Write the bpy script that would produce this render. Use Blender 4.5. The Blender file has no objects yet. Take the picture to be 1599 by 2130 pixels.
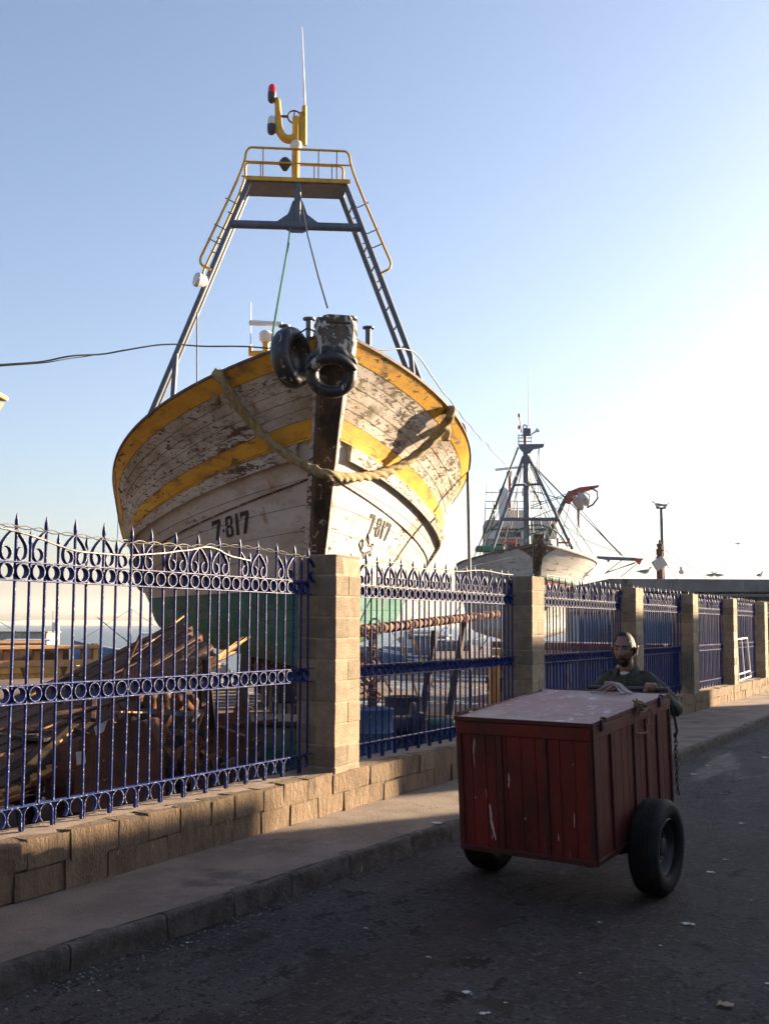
import bpy, bmesh, math, random
from mathutils import Vector, Matrix, noise
random.seed(7)
R = math.radians
scn = bpy.context.scene
COL = scn.collection

# ---------------------------------------------------------------- camera
CAM_H = 1.71
YAW, PITCH, ROLL = R(30.3), R(4.1), 0.0045
FPX, PW, PH, SHIFT = 2154.0, 1599.0, 2130.0, 81.0
cam_data = bpy.data.cameras.new('camera')
cam = bpy.data.objects.new('camera', cam_data)
COL.objects.link(cam)
CAM_M = Matrix.Rotation(YAW, 3, 'Z') @ Matrix.Rotation(math.pi / 2 + PITCH, 3, 'X') @ Matrix.Rotation(ROLL, 3, 'Z')
cam.location = (0, 0, CAM_H)
cam.rotation_euler = CAM_M.to_euler()
cam_data.sensor_fit = 'VERTICAL'
cam_data.sensor_height = 36.0
cam_data.lens = 36.0 * FPX / PH
cam_data.shift_y = SHIFT / PH
cam_data.clip_start = 0.05
cam_data.clip_end = 20000
scn.camera = cam

# ---------------------------------------------------------------- sky and sun
SUN_AZ, SUN_EL = R(30.0), R(12.5)          # azimuth measured from +Y (the street) towards +X
world = bpy.data.worlds.new('World')
scn.world = world
world.use_nodes = True
wn = world.node_tree
bg = wn.nodes['Background']
sky = wn.nodes.new('ShaderNodeTexSky')
sky.sky_type = 'NISHITA'
sky.sun_disc = False
sky.sun_elevation = SUN_EL
sky.sun_rotation = SUN_AZ
sky.altitude = 0
sky.air_density = 1.0
sky.dust_density = 2.2
sky.ozone_density = 3.3
hsv = wn.nodes.new('ShaderNodeHueSaturation')      # hazy, slightly rosy coastal air
hsv.inputs['Saturation'].default_value = 0.86
wb = wn.nodes.new('ShaderNodeMix')
wb.data_type = 'RGBA'
wb.blend_type = 'MULTIPLY'
wb.inputs[0].default_value = 1.0
wb.inputs[7].default_value = (1.03, 0.995, 1.0, 1)
wn.links.new(sky.outputs[0], hsv.inputs['Color'])
wn.links.new(hsv.outputs[0], wb.inputs[6])
wn.links.new(wb.outputs[2], bg.inputs[0])
bg.inputs[1].default_value = 0.05
sun_data = bpy.data.lights.new('sun', 'SUN')
sun_data.energy = 4.2
sun_data.angle = R(0.5)
sun_data.color = (1.0, 0.77, 0.51)
sun = bpy.data.objects.new('sun', sun_data)
COL.objects.link(sun)
SUN_DIR = Vector((math.sin(SUN_AZ) * math.cos(SUN_EL), math.cos(SUN_AZ) * math.cos(SUN_EL), math.sin(SUN_EL)))
sun.rotation_euler = SUN_DIR.to_track_quat('Z', 'Y').to_euler()
sun.location = SUN_DIR * 60
vs = scn.view_settings
vs.view_transform = 'Standard'
vs.look = 'None'
vs.exposure = 2.57
vs.gamma = 1.0
vs.use_curve_mapping = False
try:
    scn.cycles.use_adaptive_sampling = True
    scn.cycles.max_bounces = 6
    scn.cycles.transparent_max_bounces = 8
    scn.cycles.use_denoising = True
except Exception:
    pass

# ---------------------------------------------------------------- helpers
def at(px, py, z):
    """point seen at photo pixel (px, py), z metres in front of the lens"""
    d = CAM_M @ Vector(((px - PW / 2) / FPX, -(py - (PH / 2 + SHIFT)) / FPX, -1.0))
    return Vector((0, 0, CAM_H)) + d * z

def pix(p):
    q = CAM_M.transposed() @ (Vector(p) - Vector((0, 0, CAM_H)))
    return (PW / 2 + FPX * q.x / -q.z, PH / 2 + SHIFT - FPX * q.y / -q.z, -q.z)

def on_plane(px, py, p0, n):
    d = at(px, py, 1.0) - Vector((0, 0, CAM_H))
    t = (Vector(p0) - Vector((0, 0, CAM_H))).dot(n) / d.dot(n)
    return Vector((0, 0, CAM_H)) + d * t

class MB:
    """collects shapes and links them as ONE mesh object"""
    def __init__(s):
        s.v, s.f = [], []
    def add(s, vs_, fs_):
        o = len(s.v)
        s.v += [tuple(x) for x in vs_]
        s.f += [tuple(i + o for i in f) for f in fs_]
        return s
    def box(s, c, d, rot=None, ch=0.0, jit=0.0):
        hx, hy, hz = d[0] / 2, d[1] / 2, d[2] / 2
        c = Vector(c)
        ch = min(ch, hx * .8, hy * .8, hz * .8)
        if ch <= 0:
            vs_ = [Vector((x, y, z)) for x in (-hx, hx) for y in (-hy, hy) for z in (-hz, hz)]
            fs_ = [(0, 1, 3, 2), (4, 6, 7, 5), (0, 4, 5, 1), (2, 3, 7, 6), (0, 2, 6, 4), (1, 5, 7, 3)]
        else:
            bm = bmesh.new()
            bmesh.ops.create_cube(bm, size=1.0)
            for v in bm.verts:
                v.co = Vector((v.co.x * d[0], v.co.y * d[1], v.co.z * d[2]))
            bmesh.ops.bevel(bm, geom=bm.edges[:], offset=ch, segments=1, affect='EDGES', profile=.5)
            bm.verts.index_update()
            vs_ = [v.co.copy() for v in bm.verts]
            fs_ = [tuple(v.index for v in f.verts) for f in bm.faces]
            bm.free()
        if jit:
            vs_ = [v + Vector((random.uniform(-jit, jit), random.uniform(-jit, jit), random.uniform(-jit, jit))) for v in vs_]
        if rot is not None:
            vs_ = [rot @ v for v in vs_]
        return s.add([v + c for v in vs_], fs_)
    def beam(s, a, b, w, h=None, up=(0, 0, 1), ch=0.0):
        a, b = Vector(a), Vector(b)
        h = w if h is None else h
        d = (b - a)
        L = d.length
        d.normalize()
        u = Vector(up)
        if abs(d.dot(u)) > .98:
            u = Vector((1, 0, 0))
        x = d.cross(u).normalized()
        z = x.cross(d).normalized()
        m = Matrix((x, d, z)).transposed()
        return s.box((a + b) / 2, (w, L, h), m, ch)
    def tube(s, path, r, n=8, cap=True, closed=False):
        P = [Vector(p) for p in path]
        rr = r if isinstance(r, (list, tuple)) else [r] * len(P)
        m = len(P)
        vs_, fs_ = [], []
        ref = None
        for i in range(m):
            if closed:
                t = P[(i + 1) % m] - P[i - 1]
            else:
                t = P[min(i + 1, m - 1)] - P[max(i - 1, 0)]
            t.normalize()
            if ref is None:
                ref = Vector((0, 0, 1)) if abs(t.z) < .9 else Vector((1, 0, 0))
            x = (ref - t * ref.dot(t)).normalized()
            ref = x
            y = t.cross(x)
            for k in range(n):
                a = 2 * math.pi * k / n
                vs_.append(P[i] + (x * math.cos(a) + y * math.sin(a)) * rr[i])
        for i in range(m if closed else m - 1):
            j = (i + 1) % m
            for k in range(n):
                k2 = (k + 1) % n
                fs_.append((i * n + k, i * n + k2, j * n + k2, j * n + k))
        if cap and not closed:
            fs_.append(tuple(range(n - 1, -1, -1)))
            fs_.append(tuple((m - 1) * n + k for k in range(n)))
        return s.add(vs_, fs_)
    def lathe(s, prof, c=(0, 0, 0), axis=(0, 0, 1), n=24, closed=False):
        """prof: list of (radius, height along axis)"""
        c = Vector(c)
        z = Vector(axis).normalized()
        x = z.orthogonal().normalized()
        y = z.cross(x)
        m = len(prof)
        vs_, fs_ = [], []
        for r_, h_ in prof:
            for k in range(n):
                a = 2 * math.pi * k / n
                vs_.append(c + z * h_ + (x * math.cos(a) + y * math.sin(a)) * r_)
        for i in range(m if closed else m - 1):
            j = (i + 1) % m
            for k in range(n):
                k2 = (k + 1) % n
                fs_.append((i * n + k, i * n + k2, j * n + k2, j * n + k))
        if not closed:
            if prof[0][0] > 1e-6:
                fs_.append(tuple(range(n - 1, -1, -1)))
            if prof[-1][0] > 1e-6:
                fs_.append(tuple((m - 1) * n + k for k in range(n)))
        return s.add(vs_, fs_)
    def prism(s, outline, origin, ux, uy, th):
        """flat outline in the (ux, uy) plane, thickened along their cross product"""
        o, ux, uy = Vector(origin), Vector(ux), Vector(uy)
        nn = ux.cross(uy).normalized() * th / 2
        k = len(outline)
        vs_ = [o + ux * a + uy * b - nn for a, b in outline] + [o + ux * a + uy * b + nn for a, b in outline]
        fs_ = [tuple(range(k - 1, -1, -1)), tuple(range(k, 2 * k))]
        fs_ += [(i, (i + 1) % k, k + (i + 1) % k, k + i) for i in range(k)]
        return s.add(vs_, fs_)
    def ribbon(s, path, side, w, th):
        """flat strip: path of points, 'side' = width direction"""
        P = [Vector(p) for p in path]
        side = Vector(side).normalized()
        vs_, fs_ = [], []
        for i, p in enumerate(P):
            t = (P[min(i + 1, len(P) - 1)] - P[max(i - 1, 0)]).normalized()
            n_ = t.cross(side).normalized() * th / 2
            h = side * w / 2
            vs_ += [p - h - n_, p + h - n_, p + h + n_, p - h + n_]
        for i in range(len(P) - 1):
            a, b = 4 * i, 4 * i + 4
            for k in range(4):
                k2 = (k + 1) % 4
                fs_.append((a + k, a + k2, b + k2, b + k))
        fs_.append((3, 2, 1, 0))
        e = 4 * (len(P) - 1)
        fs_.append((e, e + 1, e + 2, e + 3))
        return s.add(vs_, fs_)
    def grid(s, rows):
        n = len(rows[0])
        vs_ = [p for r_ in rows for p in r_]
        fs_ = [(i * n + j, i * n + j + 1, (i + 1) * n + j + 1, (i + 1) * n + j) for i in range(len(rows) - 1) for j in range(n - 1)]
        return s.add(vs_, fs_)
    def ball(s, c, r, nu=12, nv=8):
        c = Vector(c)
        rx, ry, rz = r if isinstance(r, (tuple, list)) else (r, r, r)
        vs_ = [c + Vector((0, 0, -rz))]
        for i in range(1, nv):
            th = math.pi * i / nv
            for k in range(nu):
                a = 2 * math.pi * k / nu
                vs_.append(c + Vector((rx * math.sin(th) * math.cos(a), ry * math.sin(th) * math.sin(a), -rz * math.cos(th))))
        vs_.append(c + Vector((0, 0, rz)))
        fs_ = [(0, 1 + (k + 1) % nu, 1 + k) for k in range(nu)]
        for i in range(nv - 2):
            for k in range(nu):
                a, b = 1 + i * nu + k, 1 + i * nu + (k + 1) % nu
                fs_.append((a, b, b + nu, a + nu))
        l = len(vs_) - 1
        o = 1 + (nv - 2) * nu
        fs_ += [(o + k, o + (k + 1) % nu, l) for k in range(nu)]
        return s.add(vs_, fs_)
    def mesh(s, name, m, smooth=False):
        me = bpy.data.meshes.new(name)
        me.from_pydata(s.v, [], s.f)
        me.materials.append(m)
        if smooth:
            me.polygons.foreach_set('use_smooth', [True] * len(me.polygons))
            try:
                me.set_sharp_from_angle(angle=R(50))
            except Exception:
                pass
        me.update()
        return me
    def build(s, name, m, parent=None, smooth=False):
        return link(name, s.mesh(name, m, smooth), parent)

def link(name, me, parent=None, loc=None, rot=None, scale=None):
    o = bpy.data.objects.new(name, me)
    COL.objects.link(o)
    if parent is not None:
        o.parent = parent
    if loc is not None:
        o.location = loc
    if rot is not None:
        o.rotation_euler = rot
    if scale is not None:
        o.scale = scale
    return o

def thing(name, label, cat, loc=(0, 0, 0), rot=(0, 0, 0), group=None):
    o = bpy.data.objects.new(name, None)
    o.empty_display_size = .1
    COL.objects.link(o)
    o.location = loc
    o.rotation_euler = rot
    o['label'] = label
    o['category'] = cat
    if group:
        o['group'] = group
    return o

def tag(o, label, cat, group=None):
    o['label'] = label
    o['category'] = cat
    if group:
        o['group'] = group
    return o

def struct(o):
    o['kind'] = 'structure'
    return o

def part(name, mb, m, parent, smooth=False):
    return mb.build(name, m, parent, smooth)

# ---------------------------------------------------------------- materials
def pmat(name, c1, c2, scale=6, detail=6, rough=.8, rough2=None, bump=.25, bscale=60, stretch=(1, 1, 1),
         layers=(), metallic=0.0, coord='Position', rand=0.0, spec=.5, bdist=.01, lo=.35, hi=.65, worn_glint=None):
    """layers: (colour, scale, lo, hi, stretch, roughness or None) mixed in where noise passes lo..hi"""
    m = bpy.data.materials.new(name)
    m.use_nodes = True
    nt = m.node_tree
    N, L = nt.nodes, nt.links
    b = N['Principled BSDF']
    if coord == 'Position':
        src = N.new('ShaderNodeNewGeometry').outputs['Position']
    else:
        src = N.new('ShaderNodeTexCoord').outputs[coord]
    seed = [0]
    def nz(sc, st, det=6, w=.6, dist=0.0):
        mp = N.new('ShaderNodeMapping')
        mp.inputs['Scale'].default_value = st
        seed[0] += 1
        mp.inputs['Location'].default_value = (seed[0] * 3.7, seed[0] * 1.9, seed[0] * 5.3)
        L.new(src, mp.inputs['Vector'])
        t = N.new('ShaderNodeTexNoise')
        t.inputs['Scale'].default_value = sc
        t.inputs['Detail'].default_value = det
        t.inputs['Roughness'].default_value = w
        t.inputs['Distortion'].default_value = dist
        L.new(mp.outputs[0], t.inputs['Vector'])
        return t.outputs['Fac']
    def ramp(v, a, c):
        r_ = N.new('ShaderNodeMapRange')
        r_.interpolation_type = 'SMOOTHSTEP'
        r_.inputs['From Min'].default_value = a
        r_.inputs['From Max'].default_value = c
        L.new(v, r_.inputs['Value'])
        return r_.outputs[0]
    def mix(f, a, c):
        x = N.new('ShaderNodeMix')
        x.data_type = 'RGBA'
        L.new(f, x.inputs[0])
        for sock, val in ((x.inputs[6], a), (x.inputs[7], c)):
            if isinstance(val, tuple):
                sock.default_value = (*val, 1)
            else:
                L.new(val, sock)
        return x.outputs[2]
    def mixf(f, a, c):
        x = N.new('ShaderNodeMix')
        L.new(f, x.inputs[0])
        for sock, val in ((x.inputs[2], a), (x.inputs[3], c)):
            if isinstance(val, (int, float)):
                sock.default_value = val
            else:
                L.new(val, sock)
        return x.outputs[0]
    base = nz(scale, stretch, detail)
    col = mix(ramp(base, lo, hi), c1, c2)
    ro = rough
    if rough2 is not None:
        ro = mixf(ramp(base, lo, hi), rough, rough2)
    for ly in layers:
        c, sc, a, d, st, r2 = ly[:6]
        f = ramp(nz(sc, st, 8, .65, ly[6] if len(ly) > 6 else 0.0), a, d)
        if len(ly) > 7:                      # patchy: only where a broad noise allows it
            mk = N.new('ShaderNodeMath')
            mk.operation = 'MULTIPLY'
            L.new(f, mk.inputs[0])
            L.new(ramp(nz(ly[7][0], ly[7][3] if len(ly[7]) > 3 else (1, 1, 1), 4, .6), ly[7][1], ly[7][2]), mk.inputs[1])
            f = mk.outputs[0]
        col = mix(f, col, c)
        if r2 is not None:
            ro = mixf(f, ro, r2)
    if worn_glint:
        # pale wear and painted sun glint where the surface faces +X : wear = (colour, amount lo, hi, roughness)
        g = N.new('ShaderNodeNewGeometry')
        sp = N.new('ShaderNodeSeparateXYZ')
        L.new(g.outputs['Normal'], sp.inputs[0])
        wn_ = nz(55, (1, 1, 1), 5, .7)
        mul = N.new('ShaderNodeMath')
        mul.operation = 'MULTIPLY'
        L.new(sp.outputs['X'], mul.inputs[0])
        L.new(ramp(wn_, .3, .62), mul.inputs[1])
        f = ramp(mul.outputs[0], worn_glint[1], worn_glint[2])
        col = mix(f, col, worn_glint[0])
        ro = mixf(f, ro, worn_glint[3])
    if rand:
        oi = N.new('ShaderNodeObjectInfo')
        hs = N.new('ShaderNodeHueSaturation')
        mr = N.new('ShaderNodeMapRange')
        mr.inputs['To Min'].default_value = 1 - rand
        mr.inputs['To Max'].default_value = 1 + rand
        L.new(oi.outputs['Random'], mr.inputs['Value'])
        L.new(mr.outputs[0], hs.inputs['Value'])
        L.new(col, hs.inputs['Color'])
        col = hs.outputs[0]
    L.new(col, b.inputs['Base Color'])
    if isinstance(ro, (int, float)):
        b.inputs['Roughness'].default_value = ro
    else:
        L.new(ro, b.inputs['Roughness'])
    b.inputs['Metallic'].default_value = metallic
    b.inputs['Specular IOR Level'].default_value = spec
    if bump:
        bp = N.new('ShaderNodeBump')
        bp.inputs['Strength'].default_value = bump
        bp.inputs['Distance'].default_value = bdist
        L.new(nz(bscale, stretch, 8, .7), bp.inputs['Height'])
        L.new(bp.outputs[0], b.inputs['Normal'])
    return m

M = {}
# ================================================================ materials of the street
M['asphalt'] = pmat('asphalt', (.064, .054, .058), (.100, .086, .089), 1.1, rough=.88, bump=1.0, bscale=45, bdist=.06, spec=.3,
    layers=[((.038, .031, .031), 1.4, .50, .62, (1, .5, 1), .75), ((.026, .020, .018), 4.5, .56, .61, (1.3, .7, 1), None, .5), ((.15, .135, .135), 24, .56, .63, (1, 1, 1), None), ((.020, .016, .016), 30, .555, .62, (1, 1, 1), None),
            ((.21, .195, .19), 60, .62, .67, (1, 1, 1), None), ((.026, .022, .027), .45, .55, .62, (1.4, .3, 1), .5), ((.017, .014, .014), 3.2, .615, .64, (1, 1, 1), .6, .8), ((.022, .018, .017), 9, .62, .645, (1, 1, 1), None)])
M['pavement'] = pmat('pavement_concrete', (.17, .135, .11), (.25, .20, .165), 2.2, rough=.92, bump=.9, bscale=55, bdist=.03,
    layers=[((.10, .08, .07), 1.3, .54, .70, (1, 1, 1), None), ((.34, .29, .25), 30, .64, .72, (1, 1, 1), None), ((.07, .058, .05), 24, .62, .70, (1, 1, 1), None), ((.42, .39, .36), 7, .73, .76, (1, 1, 1), None)])
M['kerb'] = pmat('kerb_stone', (.075, .062, .054), (.145, .122, .105), 7, rough=.92, bump=1.0, bscale=34, bdist=.05, rand=.14,
    layers=[((.07, .06, .055), 6, .56, .70, (1, 1, .4), None), ((.40, .37, .34), 16, .63, .70, (1, 1, .35), None)])
M['block'] = pmat('concrete_block', (.225, .178, .122), (.305, .245, .172), 9, rough=.93, bump=.9, bscale=60, bdist=.025, rand=.20,
    layers=[((.24, .18, .12), 14, .60, .74, (1, 1, .35), None), ((.55, .48, .38), 45, .68, .75, (1, 1, 1), None), ((.16, .12, .08), 80, .70, .76, (1, 1, 1), None)])
M['wall_stone'] = pmat('rough_wall_stone', (.185, .128, .082), (.26, .185, .120), 6, rough=.95, bump=1.0, bscale=30, bdist=.08, rand=.10, stretch=(1, 1, .38),
    layers=[((.12, .08, .055), 5, .52, .70, (1, 1, .35), None), ((.34, .26, .18), 22, .62, .70, (1, 1, .5), None), ((.08, .055, .04), 26, .66, .72, (1, 1, .3), None)])
M['mortar'] = pmat('mortar', (.22, .165, .11), (.29, .22, .15), 12, rough=.95, bump=.6, bscale=60)
M['joint'] = pmat('pale_joint_mortar', (.27, .215, .155), (.35, .285, .21), 10, rough=.95, bump=.6, bscale=50)
M['ledge'] = pmat('wall_top_cement', (.20, .15, .115), (.28, .21, .16), 5, rough=.95, bump=.6, bscale=50, bdist=.015,
    layers=[((.17, .11, .08), 6, .55, .7, (1, 1, 1), None)])
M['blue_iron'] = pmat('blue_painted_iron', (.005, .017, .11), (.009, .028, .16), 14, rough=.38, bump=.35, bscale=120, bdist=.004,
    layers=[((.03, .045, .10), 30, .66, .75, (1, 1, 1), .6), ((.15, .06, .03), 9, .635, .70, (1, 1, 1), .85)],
    worn_glint=((.34, .34, .34), .88, 1.0, .35), spec=.25)  # pale wear that also paints the sun's glint on street-side faces
M['blue_sheet'] = pmat('blue_sheet_metal', (.010, .025, .12), (.02, .05, .20), 3, rough=.5, bump=.2, bscale=12,
    layers=[((.12, .05, .03), 7, .68, .75, (1, 1, 1), .8)])

# ================================================================ the ground
struct(MB().add([(-5.62, -14, -.142), (9, -14, -.142), (9, 120, -.142), (-5.62, 120, -.142)], [(0, 1, 2, 3)]).build('road', M['asphalt']))
KERB = [(-4.36, -6), (-4.33, 2.5), (-4.28, 4.2), (-4.2, 5.6), (-4.13, 7.4), (-4.02, 9.0), (-3.86, 11), (-3.73, 13.5), (-3.70, 17), (-3.73, 21), (-3.75, 30), (-3.75, 60)]
def kerb_x(y):
    for (x0, y0), (x1, y1) in zip(KERB, KERB[1:]):
        if y <= y1:
            return x0 + (x1 - x0) * (y - y0) / (y1 - y0)
    return KERB[-1][0]
ys = [-6 + .25 * i for i in range(4 * 66)]
pav = MB()
pav.grid([[Vector((-5.25 + (kerb_x(y) - .055 + 5.25) * k / 8, y, .006 * noise.noise(Vector((y * .9, k * .5, 0))) + .007)) for k in range(9)] for y in ys])
pavement = struct(pav.build('pavement', M['pavement'], None, True))
y = -2.0
kv = []
for i in range(5):
    kv.append(1)
while y < 44:
    ln = random.uniform(.55, .95) if y < 20 else 1.6
    a, b = Vector((kerb_x(y), y, 0)), Vector((kerb_x(y + ln), y + ln, 0))
    mb = MB()
    d = (b - a)
    L_ = d.length - .012
    nseg = 12
    rows = []
    # worn, rounded nose: profile across the stone
    prof = [(-.13, -.16), (-.13, .002), (-.08, .004), (-.035, .004), (-.012, .001), (-.002, -.008), (.003, -.022), (.006, -.06), (.010, -.11), (.014, -.16)]
    for j in range(nseg + 1):
        p = a + d * ((.006 + L_ * j / nseg) / d.length)
        row = []
        for (px_, pz_) in prof:
            n_ = noise.noise(Vector((p.y * 4.1, px_ * 11, pz_ * 11))) * .016 + noise.noise(Vector((p.y * 14, px_ * 25, pz_ * 25))) * .006
            row.append(Vector((p.x + px_ + n_, p.y, pz_ + n_ * .7 if pz_ > -.15 else -.17)))
        rows.append(row)
    mb.grid(rows)
    k_ = len(prof)
    o_ = len(mb.v)
    mb.f.append(tuple(range(k_ - 1, -1, -1)))
    mb.f.append(tuple(nseg * k_ + q for q in range(k_)))
    mb.build('kerb_stone', M['kerb'], pavement, True)
    y += ln

# ================================================================ low wall with blocks, pillars
WX = -5.2
WALL_TOP = .37
PIL = [(-1.2, -.78), (3.42, 3.84), (8.02, 8.45), (12.75, 13.18), (17.36, 17.80), (21.28, 21.72), (25.09, 25.50), (28.95, 29.38), (32.8, 33.2), (36.7, 37.1)]
wall = thing('low_wall', 'long low wall of rough sandy stone blocks carrying the blue fence', 'wall', (WX, 3, 0))
def wl(p):
    return (p[0] - WX, p[1] - 3, p[2])
core = MB().box(wl((WX - .21, 18, .175)), (.385, 44, .345))
part('wall_core', core, M['mortar'], wall)
led = MB()
yy = [-3 + .12 * i for i in range(int(43 / .12))]
led.grid([[Vector(wl((WX - .005 - .41 * k / 5 + (.02 * noise.noise(Vector((q * 4, 0, 3))) if k == 0 else 0), q, WALL_TOP - .006 + .010 * noise.noise(Vector((q * 5, k * 1.3, 1))) - (.025 if k == 0 else 0)))) for k in range(6)] for q in yy])
part('wall_top', led, M['ledge'], wall, True)
def stone_mesh(name, L_, h_, d_, m, jit=.012, ch=.012):
    bm = bmesh.new()
    bmesh.ops.create_cube(bm, size=1)
    for v in bm.verts:
        v.co = Vector((v.co.x * d_, v.co.y * L_, v.co.z * h_))
    bmesh.ops.bevel(bm, geom=bm.edges[:], offset=ch, segments=1, affect='EDGES')
    for v in bm.verts:
        v.co += Vector((random.uniform(-jit, jit) * .5, random.uniform(-jit, jit) * .7, random.uniform(-jit, jit) * .7))
    me = bpy.data.meshes.new(name)
    bm.to_mesh(me)
    bm.free()
    me.materials.append(m)
    return me
stones = [stone_mesh('stone', 1, .184, .16, M['wall_stone'], .016, .008) for _ in range(7)]
for course in range(2):
    y = -1.6 - course * .17
    while y < 34:
        ln = random.uniform(.26, .44)
        o = link('stone', random.choice(stones), wall, wl((WX - .065 + random.uniform(-.006, .010), y + ln / 2, .094 + course * .178 + random.uniform(-.004, .004))))
        o.scale = (1, ln - random.choice((-.004, -.002, .003, .012, .018)), 1)
        o.rotation_euler = (random.uniform(-.008, .008), random.uniform(-.02, .02), random.uniform(-.02, .02))
        y += ln

blocks = [stone_mesh('block', 1, .184, 1, M['block'], .007, .012) for _ in range(6)]
def ordinal(i):
    return ['first', 'second', 'third', 'fourth', 'fifth', 'sixth', 'seventh', 'eighth', 'ninth'][i]
PIL_LABEL = [None, 'block pillar just beyond the left edge of the view',
    'tall sandy block pillar in full sun, nearest, left of the red cart',
    'block pillar rising just behind the lid of the red cart',
    'block pillar standing right behind the head of the man',
    'fourth block pillar from the left, just right of the man',
    'fully sunlit narrow-looking block pillar, fifth from the left',
    'sixth block pillar from the left, at the right edge of the photo',
    'farthest block pillar of the fence row', 'farthest block pillar of the fence row']
PX0, PX1 = WX, WX - .43
for i, (ya, yb) in enumerate(PIL):
    if i == 0 or i > 7:
        continue
    w_ = yb - ya
    t = thing('pillar', PIL_LABEL[i], 'pillar', (WX - .215, (ya + yb) / 2, 0), group='block pillars of the fence')
    part('mortar_core', MB().box((0, 0, 1.17), (.420, w_ - .010, 2.33)), M['joint'], t)
    z = .02
    for c in range(12):
        hh = .194
        zc = z + c * .1955 + .097
        if c % 2 == 0:
            for s in (-1, 1):
                o = link('block', random.choice(blocks), t, (0, s * w_ / 4, zc))
                o.scale = (.43, w_ / 2 - .001, 1)
        else:
            for s in (-1, 1):
                o = link('block', random.choice(blocks), t, (s * .1075, 0, zc))
                o.scale = (.211, w_, 1)
        o.location.x += random.uniform(-.004, .004)
    part('cement_cap', MB().box((0, 0, 2.352), (.425, w_ - .004, .03), ch=.012, jit=.004), M['block'], t)

# ================================================================ iron fence
FX = -5.45
Z_LOW, Z_M0, Z_M1, Z_U0, Z_U1 = .53, 1.19, 1.31, 1.99, 2.11
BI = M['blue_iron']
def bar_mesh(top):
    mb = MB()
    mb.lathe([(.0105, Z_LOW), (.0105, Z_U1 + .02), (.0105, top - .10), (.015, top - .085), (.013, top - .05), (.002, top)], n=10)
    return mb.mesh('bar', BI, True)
bar_tall, bar_short = bar_mesh(2.43), bar_mesh(2.325)
def ring_mesh():
    mb = MB()
    r0, r1, d = .047, .0525, .026
    mb.lathe([(r0, -d), (r1, -d), (r1, d), (r0, d)], axis=(1, 0, 0), n=22, closed=True)
    return mb.mesh('ring', BI, True)
ring = ring_mesh()
def scroll_mesh(s):
    # leaf scroll on one side of a tall bar : from the bar, out to the short bar, down to the rail and curling back in
    pts = [(0.006, .205), (.03, .186), (.062, .155), (.092, .115), (.104, .075), (.098, .035), (.078, .010), (.052, .006), (.032, .020), (.022, .045), (.026, .070), (.042, .088), (.058, .092)]
    P = []
    for i in range(len(pts) - 1):
        for q in range(3):
            f = q / 3
            P.append(Vector((0, s * (pts[i][0] * (1 - f) + pts[i + 1][0] * f), pts[i][1] * (1 - f) + pts[i + 1][1] * f)))
    P.append(Vector((0, s * pts[-1][0], pts[-1][1])))
    P = [P[0]] + [(P[i - 1] + P[i] * 2 + P[i + 1]) / 4 for i in range(1, len(P) - 1)] + [P[-1]]
    return MB().ribbon(P, (1, 0, 0), .034, .006).mesh('leaf_scroll', BI, True)
scroll = {1: scroll_mesh(1), -1: scroll_mesh(-1)}
def foot_mesh(s):
    P = [Vector((0, s * .008, 0)), Vector((0, s * .010, .025)), Vector((0, s * .010, .06))]
    for k in range(17):
        a = R(195 - k * 15.5)
        P.append(Vector((0, s * (.066 + .056 * math.cos(a)), .094 + .062 * math.sin(a))))
    return MB().ribbon(P, (1, 0, 0), .030, .006).mesh('foot_scroll', BI, True)
foot = {1: foot_mesh(1), -1: foot_mesh(-1)}
FENCE_LABEL = ['blue iron fence panel wholly beyond the left edge of the view', 'blue iron fence panel at the left edge, in front of the wrecked brown hull',
    'blue iron fence panel between the nearest pillar and the one behind the cart',
    'blue iron fence panel left of the head of the man, partly sheeted in blue',
    'blue iron fence panel right of the head of the man, sheet with small holes',
    'sunlit fence panel right of the fourth pillar',
    'sunlit fence panel with a white metal frame leaning on it',
    'sliver of blue fence panel beyond the sixth pillar at the right edge']
FP = []
for i in range(8):
    ya, yb = PIL[i][1] + .012, PIL[i + 1][0] - .012
    t = thing('iron_fence', FENCE_LABEL[i], 'fence', (FX, ya, 0), group='blue iron fence panels between pillars')
    if i > 0:
        FP.append(t)
    Lp = yb - ya
    n = max(20, round(Lp / .1305))
    pitch = Lp / n
    for z, nm in ((Z_LOW, 'rail'), (Z_M0, 'rail'), (Z_M1, 'rail'), (Z_U0, 'rail'), (Z_U1, 'rail')):
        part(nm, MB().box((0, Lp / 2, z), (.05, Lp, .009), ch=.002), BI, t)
    for k in range(n):
        yk = (k + .5) * pitch
        tall = k % 2 == 1
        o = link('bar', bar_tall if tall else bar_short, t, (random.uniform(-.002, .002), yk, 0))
        o.rotation_euler = (random.gauss(0, .0045), random.gauss(0, .004), random.uniform(0, 6))
        if i > 0 and random.random() < .04:
            pass
        if k < n - 1:
            for zz in ((Z_M0 + Z_M1) / 2, (Z_U0 + Z_U1) / 2):
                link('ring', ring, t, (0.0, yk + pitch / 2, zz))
        if tall:
            for s in (-1, 1):
                if i < 6 and random.random() < .2:
                    continue
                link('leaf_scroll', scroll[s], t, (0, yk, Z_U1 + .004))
        else:
            for s in (-1, 1):
                if 0 < yk + s * .14 < Lp:
                    link('foot_scroll', foot[s], t, (0, yk, WALL_TOP))
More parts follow.
